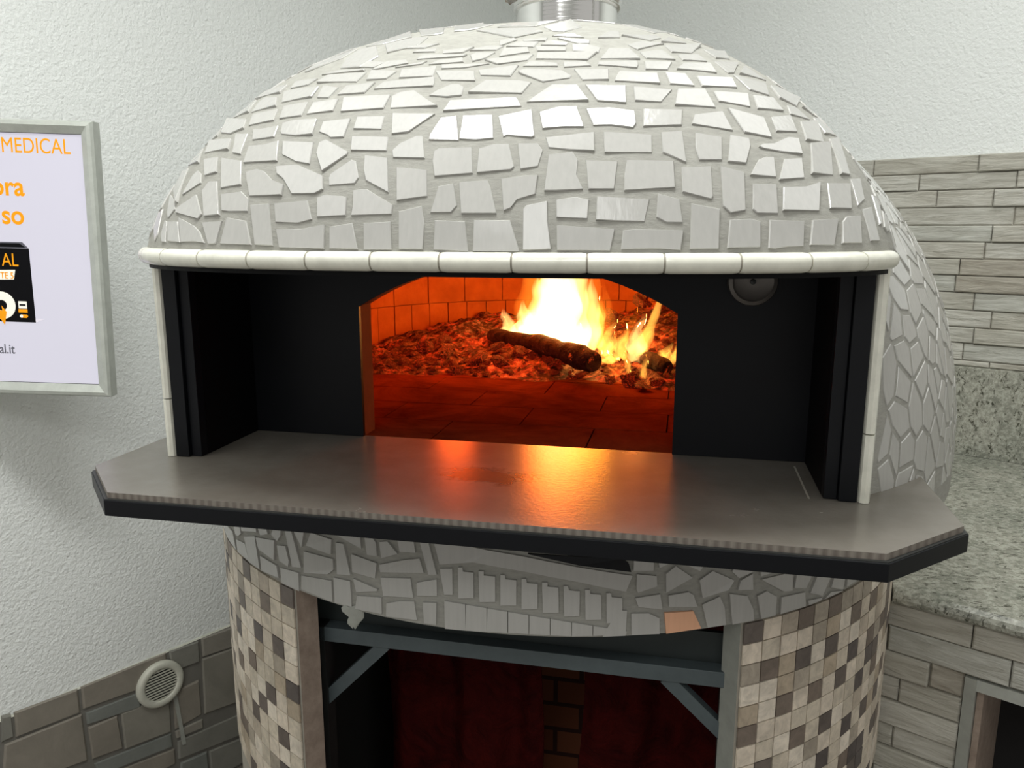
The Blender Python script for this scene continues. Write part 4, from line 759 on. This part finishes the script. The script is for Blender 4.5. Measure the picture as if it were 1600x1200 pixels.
mb = MB(); mb.box(-.60, .60, .0, .70, .965, .975); mb.obj('base_lid', M['mortar'], oven)
# dark red plastic sheets stored in the base
def sheet(name, label, x0, x1, y, z0, z1, seed, wav=.012):
    r = random.Random(seed); ph = [r.uniform(0, 6) for _ in range(6)]; mb = MB(); rows = []
    f = lambda u, v: wav*(math.sin(u*14+ph[0]+v*3)+.6*math.sin(u*31+ph[1]-v*5)+.4*math.sin(v*17+ph[2]+u*6))
    for i in range(31):
        v = i/30; rows.append([W(x0+(x1-x0)*j/40+.01*math.sin(v*9+ph[3]), y+f(j/40, v), z0+(z1-z0)*v+.008*math.sin(j*.7+ph[4])*(v > .95))-Vector((0, 0, Z0)) for j in range(41)])
    back = [[p+(Rot @ Vector((0, .004, 0))) for p in r2] for r2 in rows]
    mb.grid(rows); mb.grid(back)
    for a, b in ((rows[0], back[0]), (rows[-1], back[-1])): mb.grid([a, b])
    mb.grid([[r2[0] for r2 in rows], [r2[0] for r2 in back]]); mb.grid([[r2[-1] for r2 in rows], [r2[-1] for r2 in back]])
    o = mb.obj(name, M['sheet'], None, True); return tag(o, label, 'sheet')
sheet('red_sheet', 'wide dark red sheet hanging in the oven base left of the dark gap', -.34, .01, .42, -.49, .66, 1)
sheet('red_sheet', 'dark red sheet hanging in the oven base right of the dark gap', .095, .50, .40, -.49, .66, 2)
# a knotted end of red cloth in the gap
mb = MB(); pth = [W(.12, .34, .66), W(.115, .33, .61), W(.10, .325, .575), W(.08, .32, .555), W(.055, .318, .546)]
pth = [p-Vector((0, 0, Z0)) for p in pth]
mb.tube(pth, lambda u: .030*(1-u)+.006+.004*math.sin(u*9), 12); o = mb.obj('cloth_end', M['sheet'], None, True); tag(o, 'twisted dark red cloth end dangling in the gap between the red sheets', 'cloth')

# ------------------------------------------------------------------ flue
fx, fy = W(.022, .60, 0).xy
t = thing('flue_pipe', 'shiny stainless steel flue pipe rising from the crown of the dome', 'flue', (fx, fy, Z0+1.735))
mb = MB(); mb.lathe([(.1005, 0), (.1005, .075)], 64); mb.obj('lower_pipe', M['chrome'], t, True, z=0)
mb = MB(); mb.lathe([(.1005, .072), (.106, .073), (.108, .076), (.106, .079), (.103, .081), (.106, .084), (.108, .087), (.106, .090), (.1035, .092), (.1035, .108), (.107, .110), (.109, .114), (.107, .118), (.1035, .12)], 64); mb.obj('clamp_collar', M['chrome'], t, True, z=0)
mb = MB(); mb.lathe([(.1035, .118), (.1035, 1.165)], 64); mb.obj('upper_pipe', M['chrome'], t, True, z=0)
mb = MB(); mb.bar((.045, -.0905, .005), (.045, -.0905, .072), .003, .004, up=(0, 1, 0)); mb.obj('pipe_seam', M['chrome'], t, z=0)
mb = MB(); rf = random.Random(8)
rows = []
for i in range(9):
    u = i/8; rows.append([(-.112+.016*math.cos(2*PI*k/14)*(.6+.6*rf.random()), -.03+.022*math.sin(2*PI*k/14)*(.6+.6*rf.random()), .088+.10*u+rf.uniform(-.004, .004)) for k in range(14)])
mb.grid(rows, True); mb.face(rows[0]); mb.face(rows[-1]); mb.obj('foil_wrap', M['foil'], t, z=0)

# ------------------------------------------------------------------ the fire
def hnoise(x, y, s=0):
    return (math.sin(x*31+s)*math.cos(y*27+1.3*s)+.6*math.sin(x*67+y*41+s)+.4*math.cos(x*109-y*97+2*s)+.3*math.sin(x*190+y*160))/2.3
def yfront(x): return .775+.02*math.sin(x*17)+.012*math.sin(x*43+1)-.05*max(0, x-.05)/.25
def bedh(x, y):
    d = y-yfront(x); edge = min(1, max(0, d/.10)); rr_ = math.hypot(x, y-CC)
    h = .030*edge+.055*min(1, max(0, (d-.10)/.30))+.045*max(0, x-.02)*min(1, max(0, d/.2))/.3
    left = min(1, max(0, (x+.66)/.30)); h *= .25+.75*left
    return 1.0195+max(0, h+.012*hnoise(x, y)*edge+.007*hnoise(x*2.3, y*2.1, 2)*edge)
mb = MB(); GX, GY = 150, 100; rows = []
for j in range(GY+1):
    v = j/GY; row = []
    for i in range(GX+1):
        x = -.64+1.28*i/GX; y0 = yfront(x)-.01; y1 = CC+math.sqrt(max(0, .665**2-x*x)); y = y0+(y1-y0)*v
        row.append(W(x, y, bedh(x, y))-Vector((0, 0, Z0)))
    rows.append(row)
mb.grid(rows); low = [[p.copy() for p in r2] for r2 in (rows[0], rows[-1])]
o = mb.obj('ember_bed', M['coal'], None, True); tag(o, 'glowing bed of ash and embers across the back of the oven floor', 'embers', kind='stuff')
rc = random.Random(17)
def lump_mesh(seed, sx=1, sy=.8, sz=.6):
    bm = bmesh.new(); bmesh.ops.create_icosphere(bm, subdivisions=3, radius=1); r = random.Random(seed); a = [r.uniform(0, 6) for _ in range(6)]
    cuts = [(Vector((r.gauss(0, 1), r.gauss(0, 1), r.gauss(0, 1))).normalized(), r.uniform(.30, .75)) for _ in range(11)]
    for v in bm.verts:
        c = v.co.copy()
        for n, d in cuts:
            k = c.dot(n)
            if k > d: c -= n*(k-d)*.9
        c *= 1+.10*math.sin(c.x*7+a[0])*math.sin(c.y*8+a[1])+.06*math.sin(c.z*13+a[2]+c.x*11)
        v.co = Vector((c.x*sx, c.y*sy, c.z*sz))
    me = bpy.data.meshes.new('charcoal_lump'); bm.to_mesh(me); bm.free(); me.materials.append(M['coal'])
    for p in me.polygons: p.use_smooth = False
    return me
lumps = [lump_mesh(s, 1, rc.uniform(.4, .9), rc.uniform(.3, .7)) for s in range(9)]
base = None; placed = []
def put(x, y, s, zz=None):
    global base
    me = rc.choice(lumps)
    if base is None:
        o = bpy.data.objects.new('charcoal_lump', me); base = o
        tag(o, 'glowing charcoal lump lying on the ember bed', 'charcoal', 'charcoal lumps on the ember bed')
    else: o = base.copy(); o.data = me
    C.objects.link(o); z = bedh(x, y) if zz is None else zz
    o.location = W(x, y, z+s*.28); o.scale = (s, s, s); o.rotation_euler = (rc.uniform(-.5, .5), rc.uniform(-.5, .5), rc.uniform(0, 6.3)); placed.append((x, y))
for x, y, s in ((-.40, .93, .042), (-.335, .88, .036), (-.37, .98, .034), (-.235, .85, .044), (-.17, .84, .036), (-.21, .93, .038), (-.13, .90, .032), (.16, .74, .036), (.19, .70, .034), (.225, .735, .028), (.11, .76, .026), (-.03, .83, .03), (.03, .80, .028), (-.28, .80, .028)):
    put(x, y, s)
n = 0
while n < 260:
    x = rc.uniform(-.55, .36); y = yfront(x)+abs(rc.gauss(.02, .17)); s = rc.choice((.008, .010, .013, .017, .012))
    if math.hypot(x, y-CC) > .64: continue
    put(x, y, s*(.75 if y < yfront(x)+.03 else 1)); n += 1
for k in range(24):   # tall heap behind the right-hand flames
    x = rc.uniform(.06, .42); y = rc.uniform(1.05, 1.3); put(x, y, rc.uniform(.022, .04), bedh(x, y)+rc.uniform(0, .05))
def log(pts, r0, r1, label, seed):
    mb = MB(); r = random.Random(seed); P = [W(*p)-Vector((0, 0, Z0)) for p in pts]; path = []
    for k in range(len(P)-1):
        for i in range(8): path.append(P[k].lerp(P[k+1], i/8))
    path.append(P[-1]); a = [r.uniform(0, 6) for _ in range(4)]
    mb.tube(path, lambda u: (r0+(r1-r0)*u)*(1+.10*math.sin(u*17+a[0])+.06*math.sin(u*41+a[1]))*(1 if .02 < u < .98 else .82), 16)
    o = mb.obj('burning_log', M['char'], None, True); return tag(o, label, 'log')
log([(-.245, 1.03, 1.090), (-.10, .93, 1.088), (.0, .82, 1.082), (.075, .745, 1.072)], .019, .030, 'long charred log lying in the middle of the fire, flames rising behind it', 1)
log([(.0, 1.10, 1.095), (.09, .97, 1.085), (.17, .86, 1.075), (.245, .775, 1.060)], .018, .020, 'thinner charred log at the right of the fire pointing to the right jamb', 2)

fire = thing('fire', 'bright yellow and orange flames leaping from the logs inside the oven', 'fire', W(-.02, .9, 1.02))
fl0 = W(-.02, .9, 1.02)
def flame(x, y, z, h, w, lean=(0, 0), m='f_core', seed=0, name='flame', d=.5):
    r = random.Random(seed+100); a = [r.uniform(0, 6) for _ in range(6)]; mb = MB(); rows = []; nS = 26
    for i in range(nS+1):
        t_ = i/nS; rad = w*(math.sin(PI*min(1, (t_*.92+.08))**.62)**.8)*(1-.25*t_) if t_ < 1 else .0005
        rad = max(rad*(1+.16*math.sin(t_*11+a[0])+.10*math.sin(t_*23+a[1])), .0006)
        cx = x+lean[0]*t_**1.6+w*.38*t_*math.sin(t_*7+a[2]); cy = y+lean[1]*t_+w*.15*math.sin(t_*6+a[3]); cz = z+h*t_
        rows.append([W(cx+rad*math.cos(q)*(1+.13*math.sin(3*q+a[4]+t_*5)), cy+rad*d*math.sin(q), cz+.006*math.sin(4*q+a[5]))-fl0 for q in [2*PI*k/24 for k in range(24)]])
    mb.grid(rows, True); mb.face(rows[0]); mb.face(rows[-1]); o = mb.obj(name, M[m], fire, True, z=0)
    bm = bmesh.new(); bm.from_mesh(o.data)
    if bm.calc_volume(signed=True) < 0: bmesh.ops.reverse_faces(bm, faces=bm.faces); bm.to_mesh(o.data)
    bm.free()
FL = [  # x, y, z, h, w, lean, mat
    (-.085, 1.00, 1.075, .30, .052, (.02, .02), 'f_core'), (-.045, .97, 1.070, .34, .058, (-.005, .02), 'f_core'), (.000, .95, 1.070, .27, .046, (.012, .0), 'f_core'),
    (-.125, 1.03, 1.075, .19, .040, (.03, .0), 'f_core'), (-.165, 1.05, 1.075, .11, .036, (.02, .0), 'f_core'), (-.205, 1.07, 1.075, .085, .026, (-.005, .0), 'f_core'),
    (-.12, 1.00, 1.075, .10, .050, (.01, .0), 'f_core'), (-.06, .94, 1.075, .11, .048, (0, .0), 'f_core'), (-.005, .90, 1.07, .11, .042, (.01, .0), 'f_core'), (.025, .86, 1.07, .075, .028, (.01, .0), 'f_core'),
    (.040, .92, 1.075, .19, .030, (.015, 0), 'f_core'), (.030, .99, 1.08, .29, .036, (.03, .0), 'f_out'), (.065, .93, 1.08, .17, .030, (.02, .0), 'f_out'), (.065, .90, 1.08, .13, .018, (.01, .0), 'f_thin'),
    (-.14, 1.04, 1.08, .30, .050, (.04, 0), 'f_out'), (.085, .88, 1.07, .085, .018, (.025, 0), 'f_thin'), (.10, .88, 1.07, .055, .014, (.015, 0), 'f_thin'),
    (.130, .84, 1.065, .085, .018, (.012, 0), 'f_thin'), (.165, .83, 1.065, .11, .024, (.015, 0), 'f_core'), (.180, .83, 1.075, .18, .016, (.065, 0), 'f_thin'),
    (.155, .76, 1.050, .045, .008, (-.01, 0), 'f_thin'), (.19, .755, 1.040, .05, .009, (.005, 0), 'f_thin'), (.235, .80, 1.07, .045, .016, (.015, 0), 'f_thin'), (.262, .79, 1.07, .06, .016, (.02, 0), 'f_thin'), (.150, .84, 1.06, .13, .018, (.01, 0), 'f_out'),
    (.10, .83, 1.06, .03, .024, (.0, 0), 'f_thin'), (.285, .80, 1.08, .05, .018, (.01, 0), 'f_thin'),
]
for k, (x, y, z, h, w, ln, m) in enumerate(FL): flame(x, y, z, h, w, ln, m, k)
def plight(x, y, z, e, col, r=.06):
    ld = bpy.data.lights.new('fire_glow', 'POINT'); ld.energy = e; ld.color = col; ld.shadow_soft_size = r
    lo = bpy.data.objects.new('fire_glow', ld); C.objects.link(lo); lo.location = W(x, y, z); return lo
plight(-.05, .92, 1.27, 4.2, (1, .16, .012), .07)
plight(.02, 1.12, 1.25, 3.0, (1, .30, .02), .06)
plight(.17, .78, 1.14, .3, (1, .23, .02), .03)
plight(-.30, .85, 1.20, 1.3, (1, .10, .012), .05)

# ------------------------------------------------------------------ world and camera
w = bpy.data.worlds.new('world'); bpy.context.scene.world = w; w.use_nodes = True
w.node_tree.nodes['Background'].inputs[0].default_value = (1.0, .975, .94, 1); w.node_tree.nodes['Background'].inputs[1].default_value = .52
cd = bpy.data.cameras.new('camera'); cam = bpy.data.objects.new('camera', cd); C.objects.link(cam)
cd.sensor_width = 36; cd.lens = 1230/1600*36; cd.clip_start = .02
cam.location = (0, 0, Z0+1.38); cam.rotation_euler = (R(90)-math.atan(242/1230), 0, 0)
sc = bpy.context.scene; sc.camera = cam
sc.view_settings.view_transform = 'Standard'; sc.view_settings.look = 'None'; sc.view_settings.gamma = 1; sc.view_settings.exposure = 0
